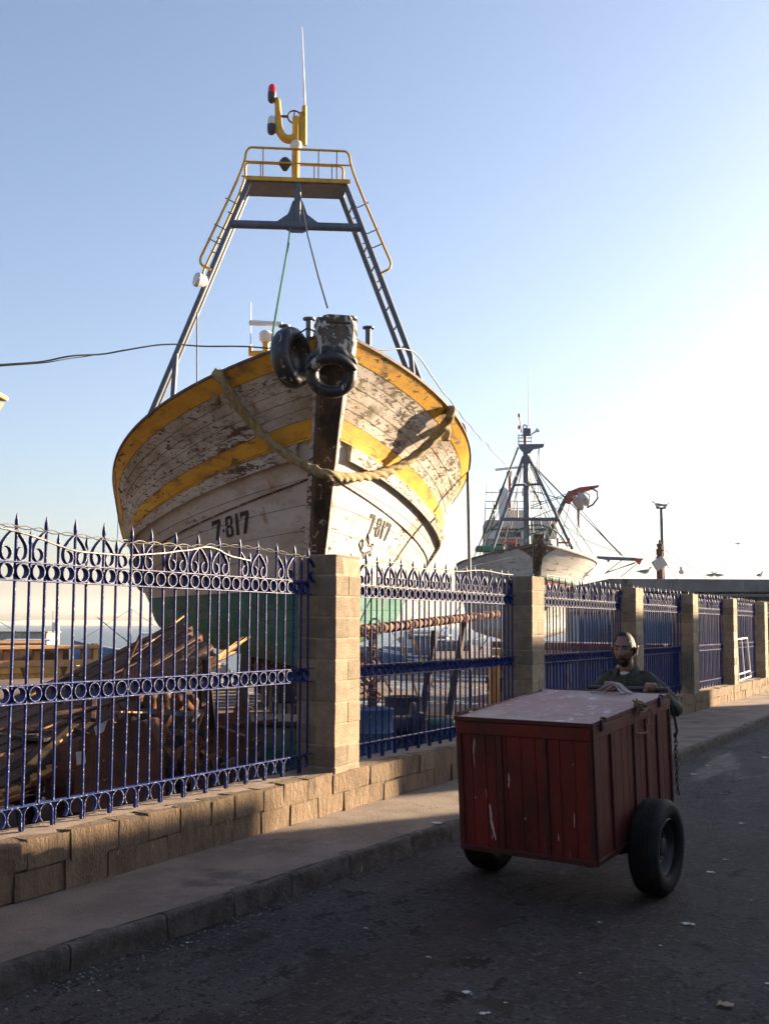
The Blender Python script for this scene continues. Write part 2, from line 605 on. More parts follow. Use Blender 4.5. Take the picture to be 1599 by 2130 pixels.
# ================================================================ boat yard, quay, sea, far shore
M['yard'] = pmat('wet_yard_earth', (.11, .068, .042), (.17, .11, .07), .7, rough=.9, rough2=.8, bump=.6, bscale=14, bdist=.05,
    layers=[((.09, .06, .045), 1.2, .5, .65, (1, 1, 1), .7), ((.05, .045, .045), .42, .53, .57, (1, 1, 1), .06), ((.30, .21, .12), 6, .64, .74, (1, 1, 1), None)])
M['quay'] = pmat('quay_stone', (.28, .25, .21), (.36, .32, .27), 1.5, rough=.9, bump=.6, bscale=8, bdist=.05, layers=[((.08, .075, .06), .9, .5, .7, (1, 1, .4), None)])
M['sea'] = pmat('sea_water', (.035, .065, .085), (.05, .085, .10), .05, rough=.22, bump=.9, bscale=.45, bdist=.9, spec=.5, layers=[((.40, .42, .42), .5, .70, .76, (1, .35, 1), .7)])
CF = Vector((-math.sin(YAW), math.cos(YAW), 0))
CR = Vector((math.cos(YAW), math.sin(YAW), 0))
def cz(lat, dep, z):
    p = CR * lat + CF * dep
    return Vector((p.x, p.y, z))
YZ = -.22
outline = [Vector((-5.61, -12, YZ)), Vector((-5.61, 130, YZ)), cz(36, 160, YZ), cz(5.2, 96, YZ), cz(1.6, 47, YZ), cz(-9, 41, YZ), cz(-14.5, 34, YZ), cz(-60, 30, YZ)]
outline = outline[:1] + outline[1:] + [cz(-60, -10, YZ)]
k = len(outline)
mb = MB().add(outline + [Vector((p.x, p.y, -4)) for p in outline], [tuple(range(k - 1, -1, -1))] + [(i, (i + 1) % k, k + (i + 1) % k, k + i) for i in range(k)])
mb.f[0] = tuple(range(k))
yard = struct(mb.build('yard_ground', M['yard']))
bm = bmesh.new(); bm.from_mesh(yard.data); bmesh.ops.recalc_face_normals(bm, faces=bm.faces); bm.to_mesh(yard.data); bm.free()
SEA = -2.0
struct(MB().add([(-3600, -1200, SEA), (2600, -1200, SEA), (2600, 3800, SEA), (-3600, 3800, SEA)], [(0, 1, 2, 3)]).build('sea', M['sea']))

# far shore : low wooded hills over a pale strip of sand
M['hill'] = pmat('far_hill', (.10, .115, .075), (.16, .155, .10), .006, rough=.95, bump=0, layers=[((.24, .2, .14), .01, .56, .68, (1, 1, 1), None)])
M['sand'] = pmat('far_sand', (.50, .42, .32), (.58, .50, .39), .01, rough=.95, bump=0)
rows = []
for i in range(90):
    lat = -2400 + i * 40
    hgt = 30 + 9 * noise.noise(Vector((lat * .0016, 2, 0))) + 4 * noise.noise(Vector((lat * .006, 5, 0))) - max(0, lat + 1100) * .02
    hgt = max(6, hgt)
    rows.append([cz(lat, 2300, -3), cz(lat, 2380, 6), cz(lat, 2700, hgt * .75), cz(lat, 3000, hgt), cz(lat, 3500, hgt * .6)])
struct(MB().grid(rows).build('far_hills', M['hill'], None, True))
rows = [[cz(-2400 + i * 40, 2230 + 15 * noise.noise(Vector((i * .3, 0, 0))), -2.5), cz(-2400 + i * 40, 2260, 3), cz(-2400 + i * 40, 2330, 9 + 5 * noise.noise(Vector((i * .4, 7, 0)))), cz(-2400 + i * 40, 2400, 2)] for i in range(90)]
struct(MB().grid(rows).build('far_beach', M['sand'], None, True))

# ================================================================ houses across the street (they shade the road)
M['render_wall'] = pmat('ochre_washed_wall', (.33, .28, .22), (.40, .34, .27), .6, rough=.9, bump=.3, bscale=20, layers=[((.25, .21, .17), 1.1, .58, .72, (1, 1, .4), None)])
M['shutter'] = pmat('blue_shutter', (.03, .09, .22), (.04, .12, .28), 4, rough=.6, bump=.2)
M['door_wood'] = pmat('door_wood', (.16, .09, .05), (.22, .12, .06), 6, rough=.7, stretch=(1, 1, .15))
TE, SA = math.tan(SUN_EL), math.sin(SUN_AZ)
HX = 7.0
dist = (HX - WX) / SA
dy = (HX - WX) / math.tan(SUN_AZ)
rise = dist * TE
def house(label, ya, yb, h, nwin, depth=9):
    t = thing('house', label, 'house', (HX, ya, -.14), group='houses across the street')
    Lh = yb - ya
    sk = depth / math.tan(SUN_AZ)          # the alleys run obliquely off the street
    part('wall', MB().prism([(0, 0), (0, Lh), (depth, Lh + sk), (depth, sk)], (0, 0, (h + .14) / 2), (1, 0, 0), (0, 1, 0), h + .14), M['render_wall'], t)
    part('roof_slab', MB().prism([(.05, .05), (.05, Lh - .05), (depth - .05, Lh + sk - .1), (depth - .05, sk)], (0, 0, h + .16), (1, 0, 0), (0, 1, 0), .04), M['mortar'], t)
    for k_ in range(nwin):
        yk = Lh * (k_ + .5) / nwin
        for zz in ((1.6, 4.3) if h > 5.6 else (1.6, 4.0)):
            if zz < 2 and k_ % 3 == 1:
                part('door', MB().box((-.03, yk, 1.15), (.08, 1.1, 2.2), ch=.01), M['door_wood'], t)
                continue
            w_ = part('window', MB().box((-.02, yk, zz + .3), (.06, .95, 1.25), ch=.01), M['shutter'], t)
            part('sill', MB().box((-.06, yk, zz - .38), (.16, 1.15, .06), ch=.01), M['mortar'], w_)
    return t
house('long ochre house across the street, out of frame on the right', -9, 6.95 + dy, .32 + rise, 12)
house('taller ochre house beyond the alley across the street', 9.03 + dy, 15.3 + dy, 1.52 + rise, 3)
house('tallest ochre house across the street, its end shading the far pavement', 15.32 + dy, 22.65 + dy, 1.93 + rise, 3)

part_gate = house('low gatehouse closing the alley across the street', 6.97 + dy, 9.01 + dy, rise - .48, 1)
house('low house beyond the tallest one across the street', 22.67 + dy, 60 + dy, rise - .44, 9)
# ================================================================ the big wooden trawler on the slip
def dirt(seed=0):
    return []
M['hull_white'] = pmat('weathered_white_hull_paint', (.50, .455, .405), (.59, .545, .495), 2.2, rough=.72, bump=.6, bscale=30, bdist=.02, coord='Object', stretch=(1, .5, 2.5),
    layers=[((.36, .30, .225), .9, .44, .60, (.8, .5, 1.2), None), ((.20, .17, .085), 2.4, .54, .66, (1.2, .6, 2.0), .9, .4, (.5, .46, .60)), ((.38, .16, .055), 1.5, .60, .73, (1.8, 1.8, .22), None),
            ((.085, .058, .042), 3.2, .50, .555, (1.4, .42, 4.0), .95, .9, (.5, .46, .58)), ((.12, .085, .06), 9, .535, .60, (1, .5, 2.4), .95, .5, (.8, .38, .52)), ((.10, .075, .055), 22, .60, .66, (1, .5, 2), .95, 0, (1.1, .40, .58)),
            ((.15, .115, .08), .6, .58, .70, (1, .6, 1), .95)])
M['hull_clean'] = pmat('lower_white_hull_paint', (.49, .46, .44), (.56, .53, .505), 1.6, rough=.62, bump=.35, bscale=22, bdist=.015, coord='Object', stretch=(1, .5, 2),
    layers=[((.39, .33, .27), 1.1, .47, .64, (.8, .5, 1.4), None), ((.36, .16, .06), 1.6, .61, .73, (1.8, 1.8, .2), None), ((.10, .075, .06), 4.5, .55, .59, (1.2, .45, 3.5), .9, .7, (.6, .48, .60)), ((.11, .085, .07), 16, .61, .67, (1, .6, 2), .9, 0, (.9, .42, .6)), ((.26, .22, .15), 3, .62, .70, (1, .7, 1.5), None)])
M['hull_yellow'] = pmat('weathered_yellow_paint', (.60, .29, .015), (.70, .37, .03), 3, rough=.6, bump=.5, bscale=30, bdist=.015, coord='Object', stretch=(1, .5, 2),
    layers=[((.34, .17, .03), 1.8, .50, .66, (1, .5, 2), None), ((.13, .11, .04), 2.2, .54, .64, (1.2, .5, 2), .9, .5, (.6, .46, .6)), ((.09, .07, .04), 4.6, .545, .60, (1.2, .5, 3), .9, .6, (.5, .45, .58)), ((.30, .08, .03), 2.5, .69, .77, (1, 1, .5), None), ((.05, .04, .03), 16, .64, .70, (1, .6, 2), None)])
M['hull_green'] = pmat('green_antifouling', (.022, .115, .085), (.05, .18, .14), 1.6, rough=.75, bump=.4, bscale=24, bdist=.02, coord='Object', stretch=(1, .5, 1.5),
    layers=[((.13, .17, .145), 1.3, .50, .66, (1, .5, 1.5), None), ((.05, .055, .05), 2.4, .58, .7, (1, .4, 2), None), ((.30, .33, .30), 5, .66, .74, (1, .5, 2), None)])
M['hull_inner'] = pmat('dark_inner_hull', (.03, .025, .022), (.045, .038, .03), 4, rough=.95, bump=0)
M['stem_wood'] = pmat('tarred_stem_wood', (.045, .028, .018), (.10, .060, .036), 5, rough=.75, bump=.8, bscale=26, bdist=.02, coord='Object', stretch=(1, 1, .4),
    layers=[((.50, .46, .42), 5.5, .58, .62, (1.6, 1.6, .6), .8, .8), ((.016, .012, .010), 2.2, .50, .60, (1, 1, .5), None), ((.22, .09, .04), 3, .60, .72, (1, 1, .5), None)])
M['stem_head'] = pmat('peeling_stem_head', (.05, .042, .035), (.11, .09, .07), 6, rough=.85, bump=.9, bscale=30, bdist=.02, coord='Object',
    layers=[((.50, .48, .44), 5.5, .47, .53, (1, 1, .8), .8, .8), ((.62, .60, .56), 12, .58, .63, (1, 1, 1), None)])
M['cap_wood'] = pmat('dark_cap_rail', (.06, .035, .03), (.11, .065, .05), 6, rough=.8, bump=.5, bscale=20, layers=[((.34, .28, .22), 8, .64, .7, (1, 1, 1), None)])
M['grey_steel'] = pmat('blue_grey_steel_paint', (.060, .078, .115), (.09, .112, .155), 5, rough=.5, bump=.2, bscale=40, layers=[((.20, .09, .05), 6, .68, .74, (1, 1, .6), .8)])
M['yellow_steel'] = pmat('yellow_steel_paint', (.50, .26, .012), (.62, .35, .02), 5, rough=.45, bump=.2, bscale=40, layers=[((.24, .09, .03), 5, .60, .70, (1, 1, .5), .8)])
M['letter_black'] = pmat('black_stencil_paint', (.018, .017, .018), (.03, .028, .028), 8, rough=.7, bump=.2, coord='Object', layers=[((.48, .44, .40), 9, .66, .70, (1, 1, 1), None)])
M['rubber'] = pmat('black_rubber', (.008, .008, .010), (.015, .015, .018), 8, rough=.34, bump=.4, bscale=50, layers=[((.40, .40, .42), 6, .60, .625, (1.2, 1.2, .35), .6, 1.2), ((.03, .03, .036), 5, .5, .7, (1, 1, 1), .55)])
M['glass_dark'] = pmat('dark_window_glass', (.03, .045, .055), (.05, .07, .08), 2, rough=.08, bump=0)
M['white_paint'] = pmat('white_boat_paint', (.60, .60, .60), (.68, .68, .67), 2, rough=.5, bump=.15, layers=[((.36, .25, .18), 4, .68, .76, (1, 1, .4), None)])
def emis_free(name, col, rough=.2):
    return pmat(name, col, tuple(min(1, c * 1.2) for c in col), 4, rough=rough, bump=0)
M['red_lens'] = emis_free('red_lamp_lens', (.62, .015, .03))
M['clear_lens'] = emis_free('clear_lamp_lens', (.55, .55, .52))
M['black_metal'] = pmat('black_metal', (.02, .02, .022), (.04, .04, .042), 10, rough=.5, bump=.2)
M['wire'] = pmat('dark_wire', (.02, .02, .022), (.035, .035, .035), 10, rough=.6, bump=0)
M['green_rope'] = pmat('green_rope', (.02, .10, .08), (.03, .14, .11), 20, rough=.9, bump=.3)
M['hemp'] = pmat('old_hemp_rope', (.30, .215, .10), (.42, .31, .15), 14, rough=.95, bump=1.0, bscale=120, bdist=.02, layers=[((.16, .13, .055), 6, .52, .7, (1, 1, 1), None), ((.55, .44, .22), 26, .62, .7, (1, 1, 1), None)])
M['rust'] = pmat('rusty_iron', (.07, .027, .015), (.13, .050, .024), 5, rough=.9, bump=.7, bscale=40, bdist=.015, layers=[((.05, .03, .022), 3, .52, .68, (1, 1, 1), None), ((.36, .16, .06), 12, .62, .72, (1, 1, 1), None)])

def bwf(s, B, La, p, q):
    t = min(max(s / La, 0), 1)
    return .20 + (B - .20) * (1 - (1 - t) ** p) ** (1 / q)
AEND = 15.0
def sheer(a, h0, s1, s2, a1):
    if a <= a1:
        return h0 - s1 * a + s2 * a * a
    y1 = h0 - s1 * a1 + s2 * a1 * a1
    m_ = -s1 + 2 * s2 * a1
    w = 4.0
    d_ = a - a1
    return y1 + m_ * w * (1 - math.exp(-d_ / w)) + .008 * d_ * d_
class Hull:
    """ship lines: half breadth and height of five level lines (rail, rubbing strake, waterline, bilge, keel)"""
    def __init__(s, k=1.0):
        s.k = k
    def level(s, k, tt):
        ax = (0.0, .985, 2.45, 2.82, 3.12)[k]
        a = ax + (AEND - ax) * tt ** 1.5
        sa = a - ax
        if k == 0:
            b, h = bwf(sa, 3.594, 6.71, 2.283, 1.076), sheer(a, 6.0, .225, -.001, 8)
        elif k == 1:
            b, h = bwf(sa, 3.22, 5.3, 1.259, 1.091), sheer(a, 4.818, .128, -.011, 7.5)
        elif k == 2:
            b, h = bwf(sa, 2.95, 6.3, 1.35, 1.10), 2.30 - .004 * a
        elif k == 3:
            b, h = bwf(sa, 2.45, 6.6, 1.30, 1.10), 1.52 - .006 * a
        else:
            b, h = .16 + .02 * sa, .97 - .012 * sa
        tap = max(0, (a - 10.5) / 4.5)
        b *= 1 - .16 * tap ** 2
        return Vector((b, a, h))
    def pt(s, v, tt, side):
        k = min(int(v), 3)
        f = v - k
        P = [s.level(max(k - 1, 0), tt), s.level(k, tt), s.level(k + 1, tt), s.level(min(k + 2, 4), tt)]
        if k == 0:
            P[0] = P[1] * 2 - P[2]
        if k == 3:
            P[3] = P[2] * 2 - P[1]
        if k == 0:
            q = P[1].lerp(P[2], f) + Vector((-.10 * math.sin(math.pi * f) * min(1, tt * 3), 0, 0))
        else:
            m1, m2 = (P[2] - P[0]) * .5, (P[3] - P[1]) * .5
            if k == 1:
                m1 = (P[2] - P[1]) * .8
            f2, f3 = f * f, f * f * f
            q = P[1] * (2 * f3 - 3 * f2 + 1) + m1 * (f3 - 2 * f2 + f) + P[2] * (-2 * f3 + 3 * f2) + m2 * (f3 - f2)
        return Vector((q.x * side, q.y, q.z))
    def nrm(s, v, tt, side):
        e = .01
        t0, t1 = max(tt - e, 0), min(tt + e, 1)
        v0, v1 = max(v - e, 0), min(v + e, 4)
        du = s.pt(v, t1, side) - s.pt(v, t0, side)
        dv = s.pt(v1, tt, side) - s.pt(v0, tt, side)
        n_ = du.cross(dv)
        n_.normalize()
        return n_ if n_.x * side > 0 else -n_

HULL = Hull()
NT = 44
TT = [i / NT for i in range(NT + 1)]
def plank(v0, v1, side, m, parent, hull=HULL, gap=.0035, proud=0.0, t0=0.0, t1=1.0, rec=.014, nm='plank', nt=NT):
    nv = 3 if v1 - v0 > .12 else 2
    rows = []
    ph = random.uniform(0, 99)
    for i in range(nt + 1):
        tt = t0 + (t1 - t0) * i / nt
        row = []
        sc = (hull.pt(v0, tt, side) - hull.pt(v1, tt, side)).length or 1
        g = gap / sc * (v1 - v0)
        wob = .006 * noise.noise(Vector((tt * 14, ph, 0)))
        n0 = hull.nrm((v0 + v1) / 2, max(tt, .02), side)
        row.append(hull.pt(v0 + g, tt, side) - n0 * rec)
        for q in range(nv + 1):
            vv = v0 + g * 1.6 + (v1 - v0 - 3.2 * g) * q / nv
            row.append(hull.pt(vv, tt, side) + n0 * (proud + wob))
        row.append(hull.pt(v1 - g, tt, side) - n0 * rec)
        rows.append(row)
    mb = MB().grid(rows)
    if side > 0:
        mb.f = [tuple(reversed(f)) for f in mb.f]
    k_ = len(rows[0])
    mb.f.append(tuple(range(k_)))
    mb.f.append(tuple(nt * k_ + q for q in range(k_ - 1, -1, -1)))
    o = mb.build(nm, m, parent, True)
    return o

BOAT_Z = R(41.27)
BO = Vector((-8.328, 12.775, 0))
BF = Vector((-math.sin(BOAT_Z), math.cos(BOAT_Z), 0))
BR = Vector((math.cos(BOAT_Z), math.sin(BOAT_Z), 0))
boat = thing('fishing_boat', 'huge weathered white and yellow wooden trawler, bow towards us, hauled out behind the fence', 'boat', BO, (0, 0, BOAT_Z))
def loc_a(px, py, a):
    """boat coordinates (b, a, h) of a pixel on the cross plane a metres abaft the stem"""
    p = on_plane(px, py, BO + BF * a, BF)
    return Vector(((p - BO).dot(BR), a, p.z))
UP_EDGES = [0.0, .19, .31, .43, .555, .68, .80, 1.0]
LOW_EDGES = [1.12, 1.27, 1.42, 1.57, 1.72, 1.86, 2.0]
GRN_EDGES = [2.0, 2.25, 2.5, 2.75, 3.0, 3.33, 3.66, 4.0]
for side in (-1, 1):
    rows = [[HULL.pt(v * .1, tt, side) - HULL.nrm(v * .1, max(tt, .02), side) * .03 for v in range(0, 41)] for tt in TT]
    mb = MB().grid(rows)
    part('hull_core', mb, M['hull_inner'], boat, True)
    for a_, b_ in zip(UP_EDGES, UP_EDGES[1:]):
        m_ = M['hull_yellow'] if (a_ == 0.0 or b_ == 1.0) else M['hull_white']
        plank(a_, b_, side, m_, boat, proud=.012 if b_ == 1.0 else random.uniform(-.004, .004))
    # thin yellow moulding, then the heavy white rubbing strake
    plank(1.0, 1.022, side, M['hull_yellow'], boat, proud=.05, nm='moulding')
    plank(1.022, 1.13, side, M['hull_white'], boat, proud=.085, nm='rubbing_strake', t0=.06, rec=.02)
    plank(1.022, 1.13, side, M['hull_clean'], boat, proud=.0, nm='plank', t0=0, t1=.08, nt=6)
    for a_, b_ in zip(LOW_EDGES, LOW_EDGES[1:]):
        plank(a_, b_, side, M['hull_clean'], boat, proud=random.uniform(-.003, .003), gap=.004, rec=.016)
    for a_, b_ in zip(GRN_EDGES, GRN_EDGES[1:]):
        plank(a_, b_, side, M['hull_green'], boat, proud=random.uniform(-.003, .003), gap=.004, rec=.016)
    # cap rail on the bulwark
    P = [HULL.pt(0, tt, side) + Vector((-side * .055, 0, .02)) for tt in TT]
    part('cap_rail', MB().ribbon([p for p in P], (1, 0, 0), .15, .05), M['cap_wood'], boat, True)
    # seam moulding half way down the lower bow
    P = [HULL.pt(1.27 + .22 * tt, tt, side) + HULL.nrm(1.4, max(tt, .02), side) * .008 for tt in TT[:34]]
    part('seam_batten', MB().tube(P, .016, 6), M['stem_wood'], boat, True)
# transom and deck
rows = [[HULL.pt(v * .1, 1.0, -1), HULL.pt(v * .1, 1.0, 1)] for v in range(41)]
part('transom', MB().grid(rows), M['hull_white'], boat)
rows = [[HULL.pt(.32, tt, -1), HULL.pt(.32, tt, 1)] for tt in TT[4:]]
part('deck', MB().grid(rows), M['cap_wood'], boat)
# stem post
STEM = [(-.16, 6.18), (.02, 5.9), (.42, 5.3), (.86, 4.72), (1.22, 4.05), (1.72, 3.2), (2.2, 2.5), (2.75, 1.65), (3.05, 1.02)]
def stem_w(h):
    return .20 + .25 * max(0, min(1, (h - 1.6) / 4.0))
rows = []
for a, h in STEM:
    w = stem_w(h) / 2
    rows.append([Vector((-w, a + .35, h)), Vector((-w, a - .02, h)), Vector((-w * .8, a - .13, h - .02)), Vector((w * .8, a - .13, h - .02)), Vector((w, a - .02, h)), Vector((w, a + .35, h))])
stem = part('stem_post', MB().grid(rows), M['stem_wood'], boat, True)
for side in (-1, 1):
    rr = []
    for a, h in STEM[2:]:
        w = stem_w(h) / 2
        rr.append([Vector((side * (w + .005), a + .02, h)), Vector((side * (w + .06), a + .16, h + .02)), Vector((side * (w + .075), a + .34, h + .02))])
    part('stem_cheek', MB().grid(rr), M['hull_white'], boat, True)
# square peeling stem head, standing above the rail
hb = MB()
hb.grid([[Vector((x, y, z)) for x, y in ((-.29 * s, .36), (-.29 * s, -.20), (-.22 * s, -.27), (.22 * s, -.27), (.29 * s, -.20), (.29 * s, .36), (-.29 * s, .36))] for z, s in ((5.52, .82), (5.75, .95), (6.0, 1.03), (6.14, 1.0), (6.20, .93), (6.27, .72))])
hb.add([(-.21, .3, 6.27), (-.21, -.16, 6.27), (.21, -.16, 6.27), (.21, .3, 6.27)], [(0, 1, 2, 3)])
part('stem_head', hb, M['stem_head'], boat)
part('stem_head_cap', MB().box((0, .02, 6.22), (.60, .50, .05), ch=.02, jit=.012), M['stem_head'], boat)
# bollards at the bow
for px_, py_, a_ in ((643, 690, .9), (729, 688, .9), (592, 705, 1.8), (766, 708, 1.8)):
    p = loc_a(px_, py_ - 24, a_)
    part('bollard', MB().lathe([(.05, -.75), (.05, 0), (.10, .005), (.10, .03), (.03, .04)], p, n=14), M['grey_steel'], boat, True)
# forestay shackle
p0 = loc_a(681, 655, .1)
part('shackle', MB().tube([p0 + Vector((0, 0, -.12)), p0 + Vector((.03, 0, -.05)), p0, p0 + Vector((-.03, 0, -.05)), p0 + Vector((0, 0, -.12))], .018, 6).lathe([(.06, -.16), (.09, -.12), (.05, -.09)], p0, n=10), M['rust'], boat, True)

# ---- gantry (A-frame) with platform, ladder legs, railings and mast
GA, GB = 5.66, 6.26
gan = part('gantry', MB().box((0, (GA + GB) / 2, 10.80), (2.08, .74, .06), ch=.01), M['grey_steel'], boat)
part('platform_edge', MB().box((0, GA - .09, 10.84), (2.16, .04, .09), ch=.01), M['yellow_steel'], gan)
part('platform_edge', MB().box((0, GB + .09, 10.84), (2.16, .04, .09), ch=.01), M['yellow_steel'], gan)
def leg_at(side, h):
    return side * (.98 + .388 * (10.85 - h))
for side in (-1, 1):
    for a_ in (GA, GB):
        part('gantry_leg', MB().tube([(leg_at(side, 10.80), a_, 10.80), (leg_at(side, 4.75), a_ + .05, 4.75)], .062, 10), M['grey_steel'], gan, True)
    for q in range(15):
        h = 10.4 - q * .42
        part('rung', MB().tube([(leg_at(side, h), GA, h), (leg_at(side, h), GB, h)], .02, 6), M['grey_steel'], gan, True)
    part('brace', MB().tube([(leg_at(side, 7.2), GA, 7.2), (leg_at(side, 7.2) + side * .12, GA - .7, 4.3)], .055, 8), M['grey_steel'], gan, True)
part('crossbar', MB().tube([(leg_at(-1, 9.90), GA, 9.90), (leg_at(1, 9.90), GA, 9.90)], .085, 12), M['grey_steel'], gan, True)
part('king_post', MB().box((0, GA, 10.33), (.13, .16, .92), ch=.02), M['grey_steel'], gan)
part('gusset', MB().prism([(-.42, 0), (-.42, .06), (-.2, .22), (-.1, .5), (.1, .5), (.2, .22), (.42, .06), (.42, 0), (.12, -.16), (-.12, -.16)], (0, GA, 9.92), (1, 0, 0), (0, 0, 1), .05), M['grey_steel'], gan)
YS = M['yellow_steel']
def smooth_path(P, n=2):
    P = [Vector(p) for p in P]
    for _ in range(n):
        Q = [P[0]]
        for a_, b_ in zip(P, P[1:]):
            Q += [a_.lerp(b_, .25), a_.lerp(b_, .75)]
        Q.append(P[-1])
        P = Q
    return P
for a_, hb_, dx in ((GA - .06, 11.50, .30), (GB + .06, 11.50, .22)):
    P = [(leg_at(-1, 8.95) - .02, a_, 8.92), (leg_at(-1, 9.05) - dx - .02, a_, 9.05), (leg_at(-1, 9.4) - dx, a_, 9.4), (leg_at(-1, 11.1) - dx + .08, a_, 11.1), (-1.06, a_, hb_), (-.82, a_, hb_),
         (.82, a_, hb_), (1.06, a_, hb_), (leg_at(1, 11.1) + dx - .08, a_, 11.1), (leg_at(1, 9.4) + dx, a_, 9.4), (leg_at(1, 9.05) + dx + .02, a_, 9.05), (leg_at(1, 8.95) + .02, a_, 8.92)]
    part('guard_rail', MB().tube(smooth_path(P), .026, 8), YS, gan, True)
    part('guard_rail', MB().tube([(-1.12, a_, 11.20), (1.12, a_, 11.20)], .018, 8), YS, gan, True)
    for x in (-.72, -.05, .42, .80):
        part('stanchion', MB().tube([(x, a_, 10.83), (x, a_, hb_)], .012, 6), M['rust'], gan, True)
    for side in (-1, 1):
        for h in (10.3, 9.75, 9.45):
            part('rail_bracket', MB().tube([(leg_at(side, h), GA if a_ < 6 else GB, h), (leg_at(side, h) + side * (dx - .02), a_, h + .12)], .013, 6), M['grey_steel'], gan, True)
mast = part('light_mast', MB().lathe([(.08, 10.83), (.08, 12.35), (.07, 12.36)], (-.02, 5.95, 0), n=14), YS, boat, True)
def g6(px_, py_):
    return loc_a(px_, py_, 5.95)
def gl(pts):
    return [g6(*q) for q in pts]
# curved flat arm rising on the left, carrying the lamps
arm = [(612, 288), (596, 290), (584, 278), (579, 262), (579, 240), (578, 215), (577, 205)]
ap = smooth_path(gl(arm))
part('lamp_arm', MB().tube(ap, [.105 - .05 * k_ / (len(ap) - 1) for k_ in range(len(ap))], 8), YS, mast, True)
part('lamp_bracket', MB().tube(gl([(578, 205), (566, 207)]), .05, 8), YS, mast, True)
part('lamp_bracket', MB().tube(gl([(580, 270), (566, 271)]), .05, 8), YS, mast, True)
for (x, y_, lens) in ((566, 191, 'red_lens'), (565, 257, 'clear_lens')):
    p = g6(x, y_)
    part('lamp_base', MB().lathe([(.06, -.20), (.085, -.16), (.09, -.05), (.09, .0)], p, n=14), M['black_metal'], mast, True)
    part('lamp_lens', MB().lathe([(.082, 0), (.085, .08), (.07, .15), (.03, .19), (.0, .195)], p, n=14), M[lens], mast, True)
c = g6(612, 243)
ringp = [c + Vector((.135 * math.cos(2 * math.pi * k_ / 20), 0, .135 * math.sin(2 * math.pi * k_ / 20))) for k_ in range(20)]
part('direction_ring', MB().tube(ringp, .018, 6, closed=True).tube([c + Vector((0, 0, -.15)), c + Vector((0, 0, .15))], .014, 6).tube([c + Vector((-.32, 0, 0)), c + Vector((-.13, 0, 0))], .03, 6), M['rust'], mast, True)
part('antenna_mount', MB().tube(gl([(633, 222), (633, 303)]), .05, 8).tube(gl([(626, 234), (627, 300)]), .04, 8).tube(gl([(614, 262), (632, 262)]), .035, 6).tube(gl([(614, 296), (632, 298)]), .035, 6), YS, mast, True)
part('whip_antenna', MB().tube(gl([(634, 220), (631, 140), (628, 57)]), [.022, .016, .008], 6), M['white_paint'], mast, True)
for (x, y_) in ((593, 332), (616, 295)):
    p = g6(x, y_)
    part('deck_light', MB().lathe([(.05, -.22), (.10, -.14), (.13, -.10), (.13, -.04), (.10, 0), (.05, .05), (0, .06)], p, n=14), M['clear_lens'] if y_ < 300 else M['black_metal'], mast, True)
p = loc_a(424, 577, GA - .1)
part('floodlight', MB().lathe([(.06, 0), (.11, .04), (.13, .16), (.15, .19), (.13, .25), (.02, .27)], p + Vector((.06, 0, 0)), axis=(-.9, -.35, .1), n=16), M['clear_lens'], gan, True)
# stays
q = loc_a(605, 470, GA)
part('stay', MB().tube([q, loc_a(598, 520, 5), loc_a(582, 610, 3.2), loc_a(568, 690, 2.2), loc_a(565, 730, 2)], .022, 6), M['green_rope'], boat, True)
part('stay', MB().tube([loc_a(622, 395, GA), loc_a(640, 490, 3.7), loc_a(662, 575, 1.8), loc_a(681, 640, .1)], .014, 6), M['wire'], boat, True)
part('stay', MB().tube([loc_a(410, 650, GA - .05), loc_a(410, 815, GA - .6)], .014, 6), M['wire'], boat, True)
# ---- wheelhouse far aft with radar (its top just clears the bow)
wh = part('wheelhouse', MB().box((0, 11.8, 4.95), (3.2, 3.0, 4.6), ch=.06), M['white_paint'], boat)
part('wheelhouse_roof', MB().box((0, 11.7, 7.30), (3.6, 3.5, .10), ch=.03), M['hull_yellow'], wh)
for x in (-1.2, -.4, .4, 1.2):
    part('window', MB().box((x, 10.29, 6.5), (.62, .04, .7), ch=.02), M['glass_dark'], wh)
def w11(px_, py_):
    return loc_a(px_, py_, 11.0)
part('radar_mast', MB().tube([w11(553, 850), w11(553, 690)], .085, 10).tube([w11(521, 735), w11(556, 735)], .07, 8).tube([w11(521, 740), w11(521, 722)], .05, 8), YS, wh, True)
part('radar_base', MB().lathe([(.10, -.25), (.16, -.18), (.17, 0), (.10, .06)], w11(553, 693), n=14), M['white_paint'], wh, True)
c = w11(553, 673)
part('radar_scanner', MB().box(c, (.86, .10, .13), ch=.03), M['white_paint'], wh)
part('whip_antenna', MB().tube([w11(521, 735), w11(522, 628)], [.016, .008], 6), M['white_paint'], wh, True)
p = w11(584, 700)
part('lamp_lens', MB().lathe([(.055, -.14), (.06, 0), (.05, .1), (0, .11)], p, n=12), M['red_lens'], wh, True)
part('lamp_base', MB().tube([p + Vector((0, 0, -.9)), p + Vector((0, 0, -.12))], .05, 8), M['black_metal'], wh, True)
# keel blocks and shores under the hull
for a_ in (3.6, 5.6, 7.8, 10.2, 12.8):
    part('keel_block', MB().box((0, a_, .62), (1.2, .35, .60), ch=.02).box((0, a_, .05), (.5, 1.0, .52), ch=.02), M['stem_wood'], boat)

# the gantry stands a little out of true
def family(o):
    yield o
    for c_ in [q for q in bpy.data.objects if q.parent == o]:
        yield from family(c_)
for root_ in (gan, mast):
    for o in family(root_):
        for v in o.data.vertices:
            v.co.z += .05 * v.co.x if root_ is gan else .05 * (v.co.x + .02)
